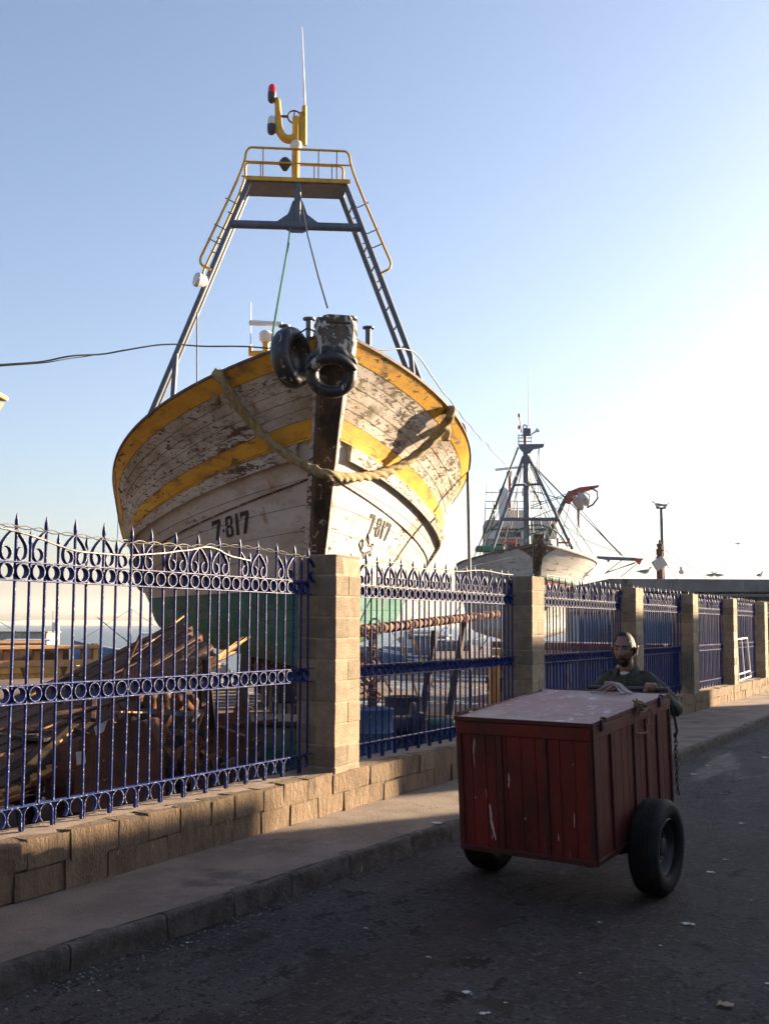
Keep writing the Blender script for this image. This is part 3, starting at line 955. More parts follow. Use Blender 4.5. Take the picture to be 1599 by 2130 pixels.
# ================================================================ writing, rope, fenders and wires on the big boat
def boat_w(p):
    return BO + BR * p[0] + BF * p[1] + Vector((0, 0, p[2]))
HG = []
for side in (-1, 1):
    for i in range(0, 121):
        tt = (i / 120) ** 1.1 * .75
        for j in range(0, 61):
            v = 2.4 * j / 60
            p = HULL.pt(v, tt, side)
            x, y_, d_ = pix(boat_w(p))
            HG.append((x, y_, d_, side, tt, v))
def hull_at(px_, py_, side=None):
    best = None
    for g in HG:
        if side and g[3] != side:
            continue
        e = (g[0] - px_) ** 2 + (g[1] - py_) ** 2
        if best is None or e < best[0]:
            best = (e, g)
    return best[1]

# stencilled registration : strokes as quads in letter units (width ~.6, height 1)
GLY = {
    '7': [[(0, 1), (.62, 1), (.62, .80), (0, .80)], [(.40, .80), (.62, .80), (.36, 0), (.14, 0)], [(0, .80), (.10, .80), (.08, .70), (0, .70)]],
    '.': [[(.04, .46), (.17, .46), (.17, .30), (.04, .30)]],
    '8': [[(.06, .95), (.20, .95), (.20, .55), (.06, .55)], [(.42, .95), (.56, .95), (.56, .55), (.42, .55)], [(.04, .47), (.20, .47), (.20, .05), (.04, .05)], [(.42, .47), (.58, .47), (.58, .05), (.42, .05)],
          [(.14, 1), (.48, 1), (.48, .86), (.14, .86)], [(.14, .57), (.48, .57), (.48, .44), (.14, .44)], [(.12, .14), (.50, .14), (.50, 0), (.12, 0)]],
    '1': [[(.12, 1), (.32, 1), (.32, 0), (.12, 0)]],
}
def on_hull(side, tt0, v0, du, dv):
    """walk du metres along the plank line and dv metres up the girth from (tt0, v0)"""
    vv = v0
    p0 = HULL.pt(v0, tt0, side)
    e = .004
    gv = (HULL.pt(v0 - e, tt0, side) - p0).length / e
    vv = v0 - dv / gv
    gt = (HULL.pt(vv, tt0 + e, side) - HULL.pt(vv, tt0, side)).length / e
    tt = tt0 + du / gt
    return HULL.pt(vv, tt, side) + HULL.nrm(vv, tt, side) * .014
def lettering(side, pc, size, lean):
    g = hull_at(*pc, side)
    tt0, v0 = g[4], g[5]
    mb = MB()
    text = '7.817'
    wid = [.70, .24, .68, .50, .66]
    tot = sum(wid)
    x = -tot / 2
    for ch, w_ in zip(text, wid):
        for q in GLY[ch]:
            # subdivide each stroke so it follows the hull
            n_ = 4
            rows = []
            for i in range(n_ + 1):
                f = i / n_
                row = []
                for j in range(3):
                    k_ = j / 2
                    a_ = Vector(q[0]).lerp(Vector(q[1]), k_).lerp(Vector(q[3]).lerp(Vector(q[2]), k_), f)
                    u = (x + a_.x + lean * (a_.y - .5)) * size
                    row.append(on_hull(side, tt0, v0, u * side, (a_.y - .5) * size))   # reads bow-to-stern on the right, stern-to-bow on the left
                rows.append(row)
            mb.grid(rows)
        x += w_
    return part('registration_number', mb, M['letter_black'], boat)
lettering(-1, (483, 1090), .42, 0.0)
lettering(1, (787, 1099), .38, 0.0)
# faded painted fish below the right-hand number
g = hull_at(757, 1138, 1)
mb = MB()
fish = [(-.30, .02), (-.2, .12), (-.05, .16), (.1, .12), (.2, .02), (.32, .12), (.30, -.02), (.33, -.16), (.2, -.06), (.06, -.12), (-.12, -.12), (-.30, .02)]
mb.tube([on_hull(1, g[4], g[5], a_, b_) for a_, b_ in fish], .009, 5)
mb.tube([on_hull(1, g[4], g[5], a_, b_) for a_, b_ in ((-.16, .11), (-.12, 0), (-.16, -.1))], .010, 5)
mb.tube([on_hull(1, g[4], g[5], a_, b_) for a_, b_ in ((-.02, .15), (.0, .26), (.1, .14))], .010, 5)
mb.tube([on_hull(1, g[4], g[5], a_, b_) for a_, b_ in ((-.05, -.12), (.05, -.24), (.14, -.2), (.1, -.1))], .010, 5)
part('painted_fish', mb, M['letter_black'], boat)
# shadow-line cable clipped along the right bow
P = []
for q in ((940, 868), (900, 905), (850, 940)):
    g = hull_at(*q, 1)
    P.append(HULL.pt(g[5], g[4], 1) + HULL.nrm(g[5], g[4], 1) * .03)

# thick hemp rope slung round the bow
rp = [(452, 772, -1), (462, 790, -1), (480, 822, -1), (505, 858, -1), (535, 892, -1), (570, 925, -1), (605, 950, -1), (640, 972, -1), (685, 990, 0), (730, 994, 1), (775, 990, 1), (820, 976, 1), (862, 950, 1), (897, 918, 1), (922, 888, 1), (938, 862, 1), (941, 848, 1)]
P = []
for x, y_, s in rp:
    if s == 0:
        d_ = pix(boat_w(Vector((0, 1.05, 4.1))))[2] - .28
    else:
        g = hull_at(x, y_, s)
        d_ = g[2] - .12
    P.append((x, y_, d_))
# the rope hangs clear of the hull between its ends
n_ = len(P)
P = [at(x, y_, d_ - .35 * math.sin(math.pi * i / (n_ - 1)) * (0 if i in (0, n_ - 1) else 1)) for i, (x, y_, d_) in enumerate(P)]
a0 = P[0] + BF * .5 + Vector((0, 0, .02))
a1 = P[-1] + BF * .45 + Vector((0, 0, .0))
P = [a0 - Vector((0, 0, .45)), a0] + P + [a1, a1 - Vector((0, 0, .5))]
P = smooth_path(P, 3)
# resample evenly, three-strand lay
Q, acc = [P[0]], 0
for a_, b_ in zip(P, P[1:]):
    L_ = (b_ - a_).length
    k_ = max(1, int(L_ / .022))
    Q += [a_.lerp(b_, (i + 1) / k_) for i in range(k_)]
mb = MB()
vs_, fs_ = [], []
NR = 20
ref = Vector((.6, .8, .05))
s_ = 0
for i, p in enumerate(Q):
    t_ = (Q[min(i + 1, len(Q) - 1)] - Q[max(i - 1, 0)]).normalized()
    x_ = (ref - t_ * ref.dot(t_)).normalized()
    ref = x_
    y2 = t_.cross(x_)
    if i:
        s_ += (p - Q[i - 1]).length
    for k_ in range(NR):
        an = 2 * math.pi * k_ / NR
        r_ = .072 * (1 + .42 * abs(math.cos(1.5 * (an - s_ * 8.0))) - .28) + .012 * noise.noise(Vector((s_ * 9, an * 2, 0)))
        vs_.append(p + (x_ * math.cos(an) + y2 * math.sin(an)) * r_)
for i in range(len(Q) - 1):
    for k_ in range(NR):
        k2 = (k_ + 1) % NR
        fs_.append((i * NR + k_, i * NR + k2, (i + 1) * NR + k2, (i + 1) * NR + k_))
mb.add(vs_, fs_)
# frayed fibres
random.seed(3)
for _ in range(900):
    i = random.randrange(1, len(Q) - 1)
    d_ = Vector((random.gauss(0, 1), random.gauss(0, 1), random.gauss(0, 1))).normalized()
    b_ = Q[i] + d_ * .066
    e_ = b_ + d_ * random.uniform(.02, .06) + Vector((random.gauss(0, .02), random.gauss(0, .02), -.015))
    s2 = d_.orthogonal().normalized() * .0025
    mb.add([b_ - s2, b_ + s2, e_], [(0, 1, 2)])
o = mb.build('mooring_rope', M['hemp'], None, True)
tag(o, 'thick frayed hemp rope slung in a loop across the bow of the big trawler', 'rope')

# two old tyres hung over the bow as fenders
def tyre_mesh(R_, r_, squash=1.0):
    mb = MB()
    nu, nv = 40, 16
    rows = []
    for i in range(nu):
        a_ = 2 * math.pi * i / nu
        row = []
        for j in range(nv):
            b_ = 2 * math.pi * j / nv
            cr, cz_ = math.cos(b_), math.sin(b_)
            rr = R_ + r_ * (abs(cr) ** .8) * (1 if cr > 0 else -1) * (1 if cr > 0 else .82)
            zz = r_ * squash * (abs(cz_) ** .7) * (1 if cz_ > 0 else -1)
            if cr < -.55:
                zz *= .7
            row.append(Vector((rr * math.cos(a_), rr * math.sin(a_), zz)))
        rows.append(row)
    vs_ = [p for r2 in rows for p in r2]
    fs_ = [(i * nv + j, ((i + 1) % nu) * nv + j, ((i + 1) % nu) * nv + (j + 1) % nv, i * nv + (j + 1) % nv) for i in range(nu) for j in range(nv)]
    mb.add(vs_, fs_)
    return mb
def set_tyre(name, label, c, nrm_, mb, m, spin=0, extra=None, sc=1):
    t = thing(name, label, 'tyre', c, group='tyre fenders at the bow')
    z = Vector(nrm_).normalized()
    x = Vector((0, 0, 1)).cross(z).normalized()
    y_ = z.cross(x)
    rot = Matrix((x, y_, z)).transposed() @ Matrix.Rotation(spin, 3, 'Z')
    t.rotation_euler = rot.to_euler()
    b_ = part('tyre_body', mb, m, t, True)
    return t
dep = pix(boat_w(Vector((0, -.13, 5.3))))[2]
toc = (Vector((0, 0, CAM_H)) - at(690, 775, dep))
toc.z = 0
toc.normalize()
# the front one is folded: lower ring plus a sagging upper lip
tm = MB()
nu, nv = 48, 14
rows = []
for i in range(nu):
    a_ = 2 * math.pi * i / nu
    cx_, sy_ = math.cos(a_), math.sin(a_)
    px_, py_ = .275 * cx_, .245 * sy_
    up = max(0, sy_)
    px_ *= 1 + .10 * up
    zc = .16 * up * up
    row = []
    for j in range(nv):
        b_ = 2 * math.pi * j / nv
        rr = .095 * (1 + .10 * up)
        row.append(Vector((px_ + rr * math.cos(b_) * cx_, py_ + rr * math.cos(b_) * sy_ , zc + rr * 1.15 * math.sin(b_))))
    rows.append(row)
tm.add([p for r2 in rows for p in r2], [(i * nv + j, ((i + 1) % nu) * nv + j, ((i + 1) % nu) * nv + (j + 1) % nv, i * nv + (j + 1) % nv) for i in range(nu) for j in range(nv)])
# upper sagging lip
lip = []
for i in range(25):
    f = i / 24
    lip.append(Vector((-.36 + .72 * f, .06 + .155 * math.sin(math.pi * f), .12 + .10 * math.sin(math.pi * f))))
lr = [.02 + .075 * math.sin(math.pi * i / 24) ** .5 for i in range(25)]
t1 = set_tyre('tyre_fender', 'black tyre hung squarely on the stem, folded like lips', at(689, 780, dep - .30), toc + Vector((0, 0, -.10)), tm, M['rubber'])
part('folded_lip', MB().tube(lip, lr, 12), M['rubber'], t1, True)
lip2 = [p + Vector((0, .10 - .02 * math.cos(i), -.04)) for i, p in enumerate(lip)]
part('folded_lip', MB().tube(lip2, [r_ * .9 for r_ in lr], 12), M['rubber'], t1, True)
ax2 = (toc * .55 + Vector((math.cos(YAW), math.sin(YAW), 0)) * .78 + Vector((0, 0, .12)))
t2 = set_tyre('tyre_fender', 'larger black tyre turned edge-on, hanging left of the stem', at(607, 744, dep + .10), ax2, tyre_mesh(.275, .125, 1.25), M['rubber'])
t2.scale = (.92, 1.16, 1.0)
# lashings
mb = MB().tube([at(640, 700, dep - .1), at(648, 735, dep - .35), at(660, 760, dep - .42), at(650, 790, dep - .3)], .012, 6).tube([at(612, 700, dep - .02), at(640, 682, dep - .1), at(655, 690, dep - .15)], .014, 6)
tag(mb.build('lashing', M['wire'], None, True), 'thin dark lashing tying the two tyres to the stem head', 'rope')

# bent steel pipe beside the right bow
pd = 21.0
P = [at(948, 884, pd), at(958, 880, pd), at(966, 888, pd), at(970, 908, pd), at(972, 960, pd), at(974, 1050, pd), at(976, 1180, pd), at(978, 1400, pd)]
P[-1].z = YZ
tag(MB().tube(smooth_path(P, 2), .035, 10).build('bent_pipe', M['grey_steel'], None, True), 'dark upright pipe with hooked top beside the right bow', 'pipe')

# overhead cables
def cable(label, pts, r_, m='wire', name='cable', wob=0.0, n_=3):
    P = smooth_path([at(*q) for q in pts], n_)
    if wob:
        P = [p + Vector((noise.noise(p * 1.7), noise.noise(p * 1.7 + Vector((9, 0, 0))), noise.noise(p * 1.7 + Vector((0, 9, 0))))) * wob for p in P]
    return tag(MB().tube(P, r_, 6).build(name, M[m], None, True), label, 'cable')
cable('long black cable crossing the sky from the left edge to the big boat', [(-700, 800, 13.5), (-300, 778, 14), (-40, 760, 15), (40, 756, 15.3), (110, 748, 15.6), (185, 738, 16), (280, 727, 16.4), (365, 716, 16.8), (400, 720, 17), (480, 720, 17.2), (570, 724, 17.4), (640, 728, 17.6), (780, 724, 18.2)], .013, wob=.03)
cable('thin second strand twisted round the cable at the left edge', [(-40, 764, 15), (45, 758, 15.3), (110, 752, 15.6), (170, 744, 16), (200, 736, 16.1)], .008, wob=.02)
cable('wavy wire running from the big boat down to the farther trawler', [(780, 724, 18.2), (850, 728, 19), (870, 742, 19.3), (900, 786, 20), (945, 846, 22), (985, 896, 26), (1030, 945, 32), (1065, 982, 40), (1095, 1010, 50)], .013, wob=.05)
cable('thin cord hanging down the left side of the big hull', [(240, 980, 19), (242, 1030, 19), (247, 1080, 19), (243, 1130, 19), (245, 1200, 19)], .006, wob=.02)

# loose wires threaded along the spikes of the fence
def fence_wire(label, pts, r_, nstr=1):
    P = []
    for x, y_ in pts:
        P.append(on_plane(x, y_, Vector((FX + .02, 0, 0)), Vector((1, 0, 0))))
    P = smooth_path(P, 3)
    mb = MB()
    for s in range(nstr):
        mb.tube([p + Vector((.012 * math.cos(i * .9 + s * 3.1), 0, .012 * math.sin(i * .9 + s * 3.1))) * (nstr > 1) + Vector((0, 0, .006 * noise.noise(p * 6))) for i, p in enumerate(P)], r_, 6)
    return tag(mb.build('fence_wire', M['rubber'] if 'dark' in label else M['steel_wire'], None, True), label, 'wire')
M['steel_wire'] = pmat('galvanised_wire', (.045, .043, .042), (.08, .076, .072), 20, rough=.6, bump=0)
fence_wire('thick dark pipe sagging behind the spikes of the left fence panel', [(-120, 1075), (-20, 1092), (40, 1105), (90, 1122), (150, 1145), (215, 1152), (280, 1155), (340, 1150), (400, 1143), (425, 1136), (455, 1142), (470, 1155), (520, 1165)], .008)
fence_wire('twisted pale wire strung along the spikes of the left fence panel', [(-120, 1072), (-20, 1086), (60, 1098), (120, 1108), (200, 1118), (260, 1126), (330, 1131), (400, 1136), (460, 1133), (520, 1138), (570, 1146), (640, 1160)], .0035, 2)
fence_wire('pale wire bowed along the spikes right of the nearest pillar', [(755, 1180), (770, 1168), (800, 1167), (830, 1172), (870, 1184), (915, 1182), (950, 1190), (1000, 1184), (1035, 1192), (1066, 1196)], .007, 1)
fence_wire('short pale wire on the spikes just right of the second pillar', [(1135, 1196), (1180, 1202), (1205, 1201), (1230, 1208)], .008, 1)
# ================================================================ red hand cart
M['cart_red'] = pmat('dark_red_cart_paint', (.108, .0072, .0062), (.150, .0120, .0095), 2.5, rough=.55, bump=.4, bscale=40, bdist=.006, coord='Object', stretch=(1, 1, .35), rand=.12,
    layers=[((.048, .005, .0045), 1.6, .48, .66, (1, 1, .6), None), ((.11, .014, .011), 3, .56, .70, (2, 2, .25), None), ((.12, .018, .014), 8, .60, .70, (1, 1, .5), None), ((.42, .34, .36), 5.0, .695, .715, (3.4, 3.4, .45), .7, .4), ((.05, .02, .018), 13, .64, .70, (1, 1, .4), .8)])
M['cart_side'] = pmat('sun_faded_red_side', (.100, .020, .014), (.145, .032, .021), 2.5, rough=.62, bump=.4, bscale=40, bdist=.006, coord='Object', stretch=(1, 1, .3), rand=.14,
    layers=[((.09, .025, .02), 3, .54, .70, (1, 1, .4), None), ((.20, .08, .06), 9, .62, .72, (2, 2, .4), None)])
M['cart_lid'] = pmat('scratched_lid_paint', (.19, .080, .072), (.27, .125, .112), 3, rough=.55, bump=.3, bscale=30, bdist=.006, coord='Object',
    layers=[((.20, .06, .06), 2, .5, .68, (1, 1, 1), None), ((.62, .58, .60), 6.5, .625, .665, (1.2, .7, 1), .6, .6), ((.42, .33, .31), 14, .56, .66, (1, .6, 1), None), ((.30, .22, .19), 1.2, .50, .64, (1, 1, 1), None)])
M['cart_iron'] = pmat('painted_angle_iron', (.045, .009, .008), (.075, .014, .012), 5, rough=.6, bump=.5, bscale=40, bdist=.006, layers=[((.04, .022, .018), 14, .52, .66, (1, 1, .5), .85)])
M['tyre'] = pmat('worn_car_tyre', (.009, .009, .010), (.017, .017, .019), 6, spec=.25, rough=.75, bump=.3, bscale=60, bdist=.004, layers=[((.05, .045, .045), 3, .55, .75, (1, 1, 1), .8)])
M['rim'] = pmat('black_steel_rim', (.022, .021, .021), (.045, .042, .040), 8, rough=.4, bump=.3, layers=[((.10, .06, .04), 7, .58, .70, (1, 1, 1), .8)])
M['cord'] = pmat('thin_tan_cord', (.20, .13, .08), (.28, .19, .12), 20, rough=.9, bump=.3)
CW, CL, CH = 1.0, 1.496, .903
CC = Vector((-2.699, 7.323, .664))
CROT = (R(4.467), R(-.2), R(-3.838))
cart = thing('hand_cart', 'large dark red wooden box cart on two car wheels in the road', 'cart', CC, CROT)
# inner carcass
part('box_body', MB().box((0, 0, 0), (CW - .06, CL - .06, CH - .05)), M['cart_iron'], cart)
def vplanks(n_, length, place, m, h, nm='plank'):
    ed = [0.0]
    ws = [random.uniform(.8, 1.2) for _ in range(n_)]
    tot = sum(ws)
    x = 0
    for w_ in ws:
        w2 = w_ / tot * length
        mb = place(x + w2 / 2, w2 - .0022, h)
        part(nm, mb, m, cart)
        x += w2
# front: nine boards; right, left, back likewise
vplanks(10, CW - .04, lambda c, w_, h: MB().box((-CW / 2 + .02 + c, -CL / 2 + .012 + random.uniform(-.0015, .0015), 0), (w_, .024, h), ch=.003), M['cart_red'], CH - .03)
vplanks(12, CL - .05, lambda c, w_, h: MB().box((CW / 2 - .012 + random.uniform(-.0015, .0015), -CL / 2 + .025 + c, 0), (.024, w_, h), ch=.003), M['cart_side'], CH - .03)
vplanks(12, CL - .05, lambda c, w_, h: MB().box((-CW / 2 + .012, -CL / 2 + .025 + c, 0), (.024, w_, h), ch=.003), M['cart_red'], CH - .03)
vplanks(9, CW - .05, lambda c, w_, h: MB().box((-CW / 2 + .025 + c, CL / 2 - .012, 0), (w_, .024, h), ch=.003), M['cart_red'], CH - .03)
# top rails, bottom rails, battens and angle irons
for s in (-1, 1):
    part('rail', MB().box((0, s * (CL / 2 + .004), CH / 2 - .05), (CW, .022, .085), ch=.004), M['cart_red'], cart)
    part('rail', MB().box((s * (CW / 2 + .003), 0, CH / 2 - .05), (.02, CL - .02, .08), ch=.004), M['cart_side'] if s > 0 else M['cart_red'], cart)
    part('angle_iron', MB().box((0, s * (CL / 2 + .004), -CH / 2 + .018), (CW + .012, .02, .036), ch=.003), M['cart_iron'], cart)
    part('angle_iron', MB().box((s * (CW / 2 + .004), 0, -CH / 2 + .018), (.02, CL - .014, .036), ch=.003), M['cart_iron'], cart)
for sx in (-1, 1):
    for sy in (-1, 1):
        part('angle_iron', MB().box((sx * (CW / 2 + .001 - .017), sy * (CL / 2 + .008), 0), (.036, .008, CH - .002), ch=.002), M['cart_iron'], cart)
        part('angle_iron', MB().box((sx * (CW / 2 + .008), sy * (CL / 2 - .017), 0), (.008, .036, CH - .002), ch=.002), M['cart_iron'], cart)
for x in (-.168, .165):
    part('batten', MB().box((x, -CL / 2 - .006, -.02), (.030, .014, CH - .07), ch=.004), M['cart_iron'], cart)
for y_ in (-.44, -.02, .22, .46):
    part('batten', MB().box((CW / 2 + .006, y_, -.02), (.014, .030, CH - .07), ch=.004), M['cart_iron'], cart)
lid = part('lid', MB().box((0, 0, CH / 2 + .010), (CW + .022, CL + .022, .020), ch=.005), M['cart_lid'], cart)
for s in (-1, 1):
    part('lid_edge', MB().box((s * (CW / 2 + .012), 0, CH / 2 + .012), (.010, CL + .03, .030), ch=.002), M['cart_iron'], lid)
    part('lid_edge', MB().box((0, s * (CL / 2 + .013), CH / 2 + .011), (CW + .01, .010, .028), ch=.002), M['cart_iron'], lid)
for x in [-.46 + .084 * q for q in range(12)]:
    for z_ in (CH / 2 - .052, -CH / 2 + .02):
        part('nail', MB().lathe([(.0055, 0), (.0055, .002), (.002, .0035)], (x + random.uniform(-.01, .01), -CL / 2 - (.0072 if z_ > 0 else .014), z_ + random.uniform(-.012, .012)), axis=(0, -1, 0), n=6), M['black_metal'], cart)
part('lid_rod', MB().tube([(-CW / 2 - .02, -CL / 2 + .06, CH / 2 + .03), (-CW / 2 - .02, -CL / 2 + .32, CH / 2 + .032)], .014, 8), M['rust'], lid)
for y_ in (-.62, .50):
    part('hasp', MB().box((CW / 2 + .022, y_, CH / 2 - .005), (.022, .04, .075), ch=.004).lathe([(.0, -.02), (.02, -.012), (.02, .012), (0, .02)], (CW / 2 + .02, y_ + .03, CH / 2 + .03), n=10), M['black_metal'], cart)
for y_ in (-.55, .66):
    part('hinge', MB().lathe([(.012, -.04), (.018, -.03), (.018, .03), (.012, .04)], (-CW / 2 - .012, y_, CH / 2 + .018), axis=(0, 1, 0), n=8), M['black_metal'], cart)
# chassis, axle and wheels, level with the road
AX = Vector((-2.705, 7.33, .185))
def cl(p):
    m = Matrix.LocRotScale(CC, __import__('mathutils').Euler(CROT), None).inverted()
    return m @ Vector(p)
yr = Matrix.Rotation(CROT[2], 3, 'Z')
def axw(dx, dy_, dz):
    return AX + yr @ Vector((dx, dy_, dz))
part('axle', MB().tube([cl(axw(-.62, 0, 0)), cl(axw(.62, 0, 0))], .03, 10), M['black_metal'], cart, True)
for s in (-1, 1):
    part('chassis_beam', MB().box((s * .38, 0, -CH / 2 - .03), (.06, 1.2, .06), ch=.006), M['cart_iron'], cart)
    part('leaf_spring', MB().tube([cl(axw(s * .46, -.42, .06)), cl(axw(s * .46, -.2, -.02)), cl(axw(s * .46, 0, -.04)), cl(axw(s * .46, .2, -.02)), cl(axw(s * .46, .42, .07))], .026, 8), M['black_metal'], cart, True)
    part('spring_hanger', MB().box(cl(axw(s * .46, -.42, .10)), (.05, .05, .14), ch=.006).box(cl(axw(s * .46, .42, .13)), (.05, .05, .16), ch=.006), M['cart_iron'], cart)
WR = .325
def wheel(s):
    c = axw(s * .65, 0, 0)
    c.z = -.14 + WR
    m_inv = Matrix.LocRotScale(CC, __import__('mathutils').Euler(CROT), None).inverted()
    axd = (m_inv.to_3x3() @ (yr @ Vector((s, 0, 0)))).normalized()
    cl_ = m_inv @ c
    prof = [(.19, -.075), (.205, -.092), (.245, -.104), (.285, -.102), (.310, -.088), (.3225, -.068)]
    for g_ in (-.045, -.015, .015, .045):
        prof += [(.325, g_ - .012), (.325, g_ - .005), (.318, g_ - .004), (.318, g_ + .004), (.325, g_ + .005)]
    prof += [(.3225, .068), (.310, .088), (.285, .102), (.245, .104), (.205, .092), (.19, .075)]
    w_ = part('wheel', MB().lathe(prof, cl_, axis=axd, n=56, closed=True), M['tyre'], cart, True)
    rp_ = [(.196, .088), (.205, .080), (.192, .058), (.176, .040), (.170, -.010), (.152, -.022), (.135, .008), (.105, .022), (.085, .005), (.066, .010), (.060, .048), (.04, .056), (0, .058)]
    part('rim', MB().lathe(rp_ + [(0, -.02), (.17, -.05), (.196, -.08)], cl_, axis=axd, n=40, closed=True), M['rim'], w_, True)
    x_ = axd.orthogonal().normalized()
    y2 = axd.cross(x_)
    for k_ in range(5):
        a_ = 2 * math.pi * k_ / 5
        part('wheel_nut', MB().lathe([(.011, .0), (.011, .03), (.006, .034)], cl_ + (x_ * math.cos(a_) + y2 * math.sin(a_)) * .080, axis=axd, n=6), M['black_metal'], w_)
    for k_ in range(8):
        a_ = 2 * math.pi * (k_ + .5) / 8
        part('vent_hole', MB().lathe([(.0, .0), (.017, .001), (.017, .004), (0, .005)], cl_ + (x_ * math.cos(a_) + y2 * math.sin(a_)) * .122 + axd * .016, axis=axd, n=10), M['hull_inner'], w_)
    return w_
wheel(1)
wheel(-1)
# push bar at the back, with its two arms
HB = [(-.20, CL / 2 - .02, CH / 2 - .20), (-.20, CL / 2 + .09, CH / 2 - .05), (-.20, CL / 2 + .12, CH / 2 + .035), (.46, CL / 2 + .12, CH / 2 + .035), (.46, CL / 2 + .09, CH / 2 - .05), (.46, CL / 2 - .02, CH / 2 - .20)]
part('push_bar', MB().tube(HB, .017, 10), M['black_metal'], cart, True)
# chain at the right rear corner
mb = None
for k_ in range(15):
    c_ = Vector((CW / 2 + .03 + .004 * math.sin(k_), CL / 2 + .03, CH / 2 - .30 - k_ * .031))
    a_ = k_ % 2
    lk = [c_ + Vector((.010 * math.cos(q) * (1 - a_), .010 * math.cos(q) * a_, .021 * math.sin(q))) for q in [2 * math.pi * i / 10 for i in range(10)]]
    part('chain_link', MB().tube(lk, .0045, 5, closed=True), M['black_metal'], cart, True)
part('hose', MB().tube([(CW / 2 + .01, CL / 2 + .02, CH / 2 - .06), (CW / 2 + .03, CL / 2 + .04, CH / 2 - .18), (CW / 2 + .045, CL / 2 + .03, CH / 2 - .27), (CW / 2 + .03, CL / 2 + .03, CH / 2 - .31)], .010, 6), M['black_metal'], cart, True)
# bundle of cord tied to the side
MC = Matrix.LocRotScale(CC, __import__('mathutils').Euler(CROT), None)
random.seed(11)
mb = MB()
for k_ in range(9):
    c_ = Vector((CW / 2 + .015, .10 + random.uniform(-.07, .07), CH / 2 + .02 + random.uniform(-.02, .03)))
    r1, r2 = random.uniform(.03, .07), random.uniform(.015, .035)
    a0_ = random.uniform(0, 6)
    mb.tube([MC @ (c_ + Vector((r2 * math.sin(q + a0_), r1 * math.cos(q), r2 * math.cos(q * 1.0 + a0_)))) for q in [2 * math.pi * i / 14 for i in range(14)]], .006, 5, closed=True)
for loop in ([(.03, .02, .02), (.035, -.05, -.06), (.03, -.08, -.12), (.03, 0, -.16), (.03, .13, -.18), (.03, .20, -.17)], [(.03, .14, .02), (.035, .24, -.02), (.035, .30, -.08), (.03, .27, -.14), (.03, .20, -.12), (.03, .18, -.06)],
             [(.03, .0, .0), (.04, .10, -.03), (.04, .20, .0)], [(.03, .24, -.12), (.03, .28, -.2), (.03, .27, -.27), (.03, .24, -.25)]):
    mb.tube([MC @ p for p in smooth_path([Vector((CW / 2 + a_, b_, CH / 2 + c_)) for a_, b_, c_ in loop], 2)], .0055, 5)
tag(mb.build('cord_bundle', M['cord'], None, True), 'tangled tan cord tied to the top edge of the cart side', 'rope')
# folded strap lying on the rear of the lid
mb = MB()
for loop in ([(-.10, .69, .03), (-.02, .68, .045), (.06, .69, .09), (.12, .70, .10), (.18, .68, .05), (.24, .66, .028)], [(.0, .70, .03), (.07, .67, .06), (.11, .69, .095), (.15, .66, .05), (.20, .62, .028)]):
    mb.ribbon([MC @ p for p in smooth_path([Vector((a_, b_, CH / 2 + c_)) for a_, b_, c_ in loop], 2)], MC.to_3x3() @ Vector((.3, .95, 0)), .05, .008)
M['strap'] = pmat('grey_cloth_strap', (.26, .24, .235), (.36, .34, .33), 9, rough=.9, bump=.4)
tag(mb.build('strap', M['strap'], None, True), 'folded grey strap lying on the rear edge of the cart lid', 'strap')

# white scrapes and drips on the front boards
M['scrape'] = pmat('white_scrape', (.40, .34, .36), (.52, .46, .48), 30, rough=.8, bump=.2)
fn = (MC.to_3x3() @ Vector((0, -1, 0))).normalized()
f0 = MC @ Vector((0, -CL / 2 - .0035, 0))
def front(px_, py_):
    p = on_plane(px_, py_, f0, fn)
    return MC.inverted() @ p
random.seed(17)
for pts, w_ in (([(986, 1536), (984, 1552), (985, 1575), (987, 1596)], .006), ([(1057, 1608), (1058, 1622), (1057, 1640)], .010), ([(1018, 1672), (1020, 1688), (1021, 1705), (1026, 1728), (1031, 1748)], .016), ([(1193, 1690), (1194, 1706), (1194, 1722)], .005),
                ([(1092, 1700), (1093, 1706)], .007), ([(1160, 1734), (1162, 1750)], .006), ([(1024, 1735), (1023, 1746)], .004), ([(1010, 1640), (1012, 1660)], .004), ([(1191, 1588), (1192, 1592)], .006), ([(988, 1657), (989, 1661)], .006), ([(988, 1510), (987, 1520)], .008), ([(1180, 1513), (1184, 1514)], .008)):
    P = [front(*q) for q in pts]
    mb = MB()
    L_, R_ = [], []
    P2 = []
    for a_, b_ in zip(P, P[1:]):
        P2 += [a_.lerp(b_, q / 4) for q in range(4)]
    P2.append(P[-1])
    for i, p in enumerate(P2):
        f = i / (len(P2) - 1)
        ww = w_ * (.25 + math.sin(math.pi * min(.98, f + .02)) ** .7) * random.uniform(.6, 1.2) * .5
        L_.append(p + Vector((-ww, 0, 0)))
        R_.append(p + Vector((ww, 0, 0)))
    mb.grid([L_, R_])
    part('paint_scrape', mb, M['scrape'], cart)
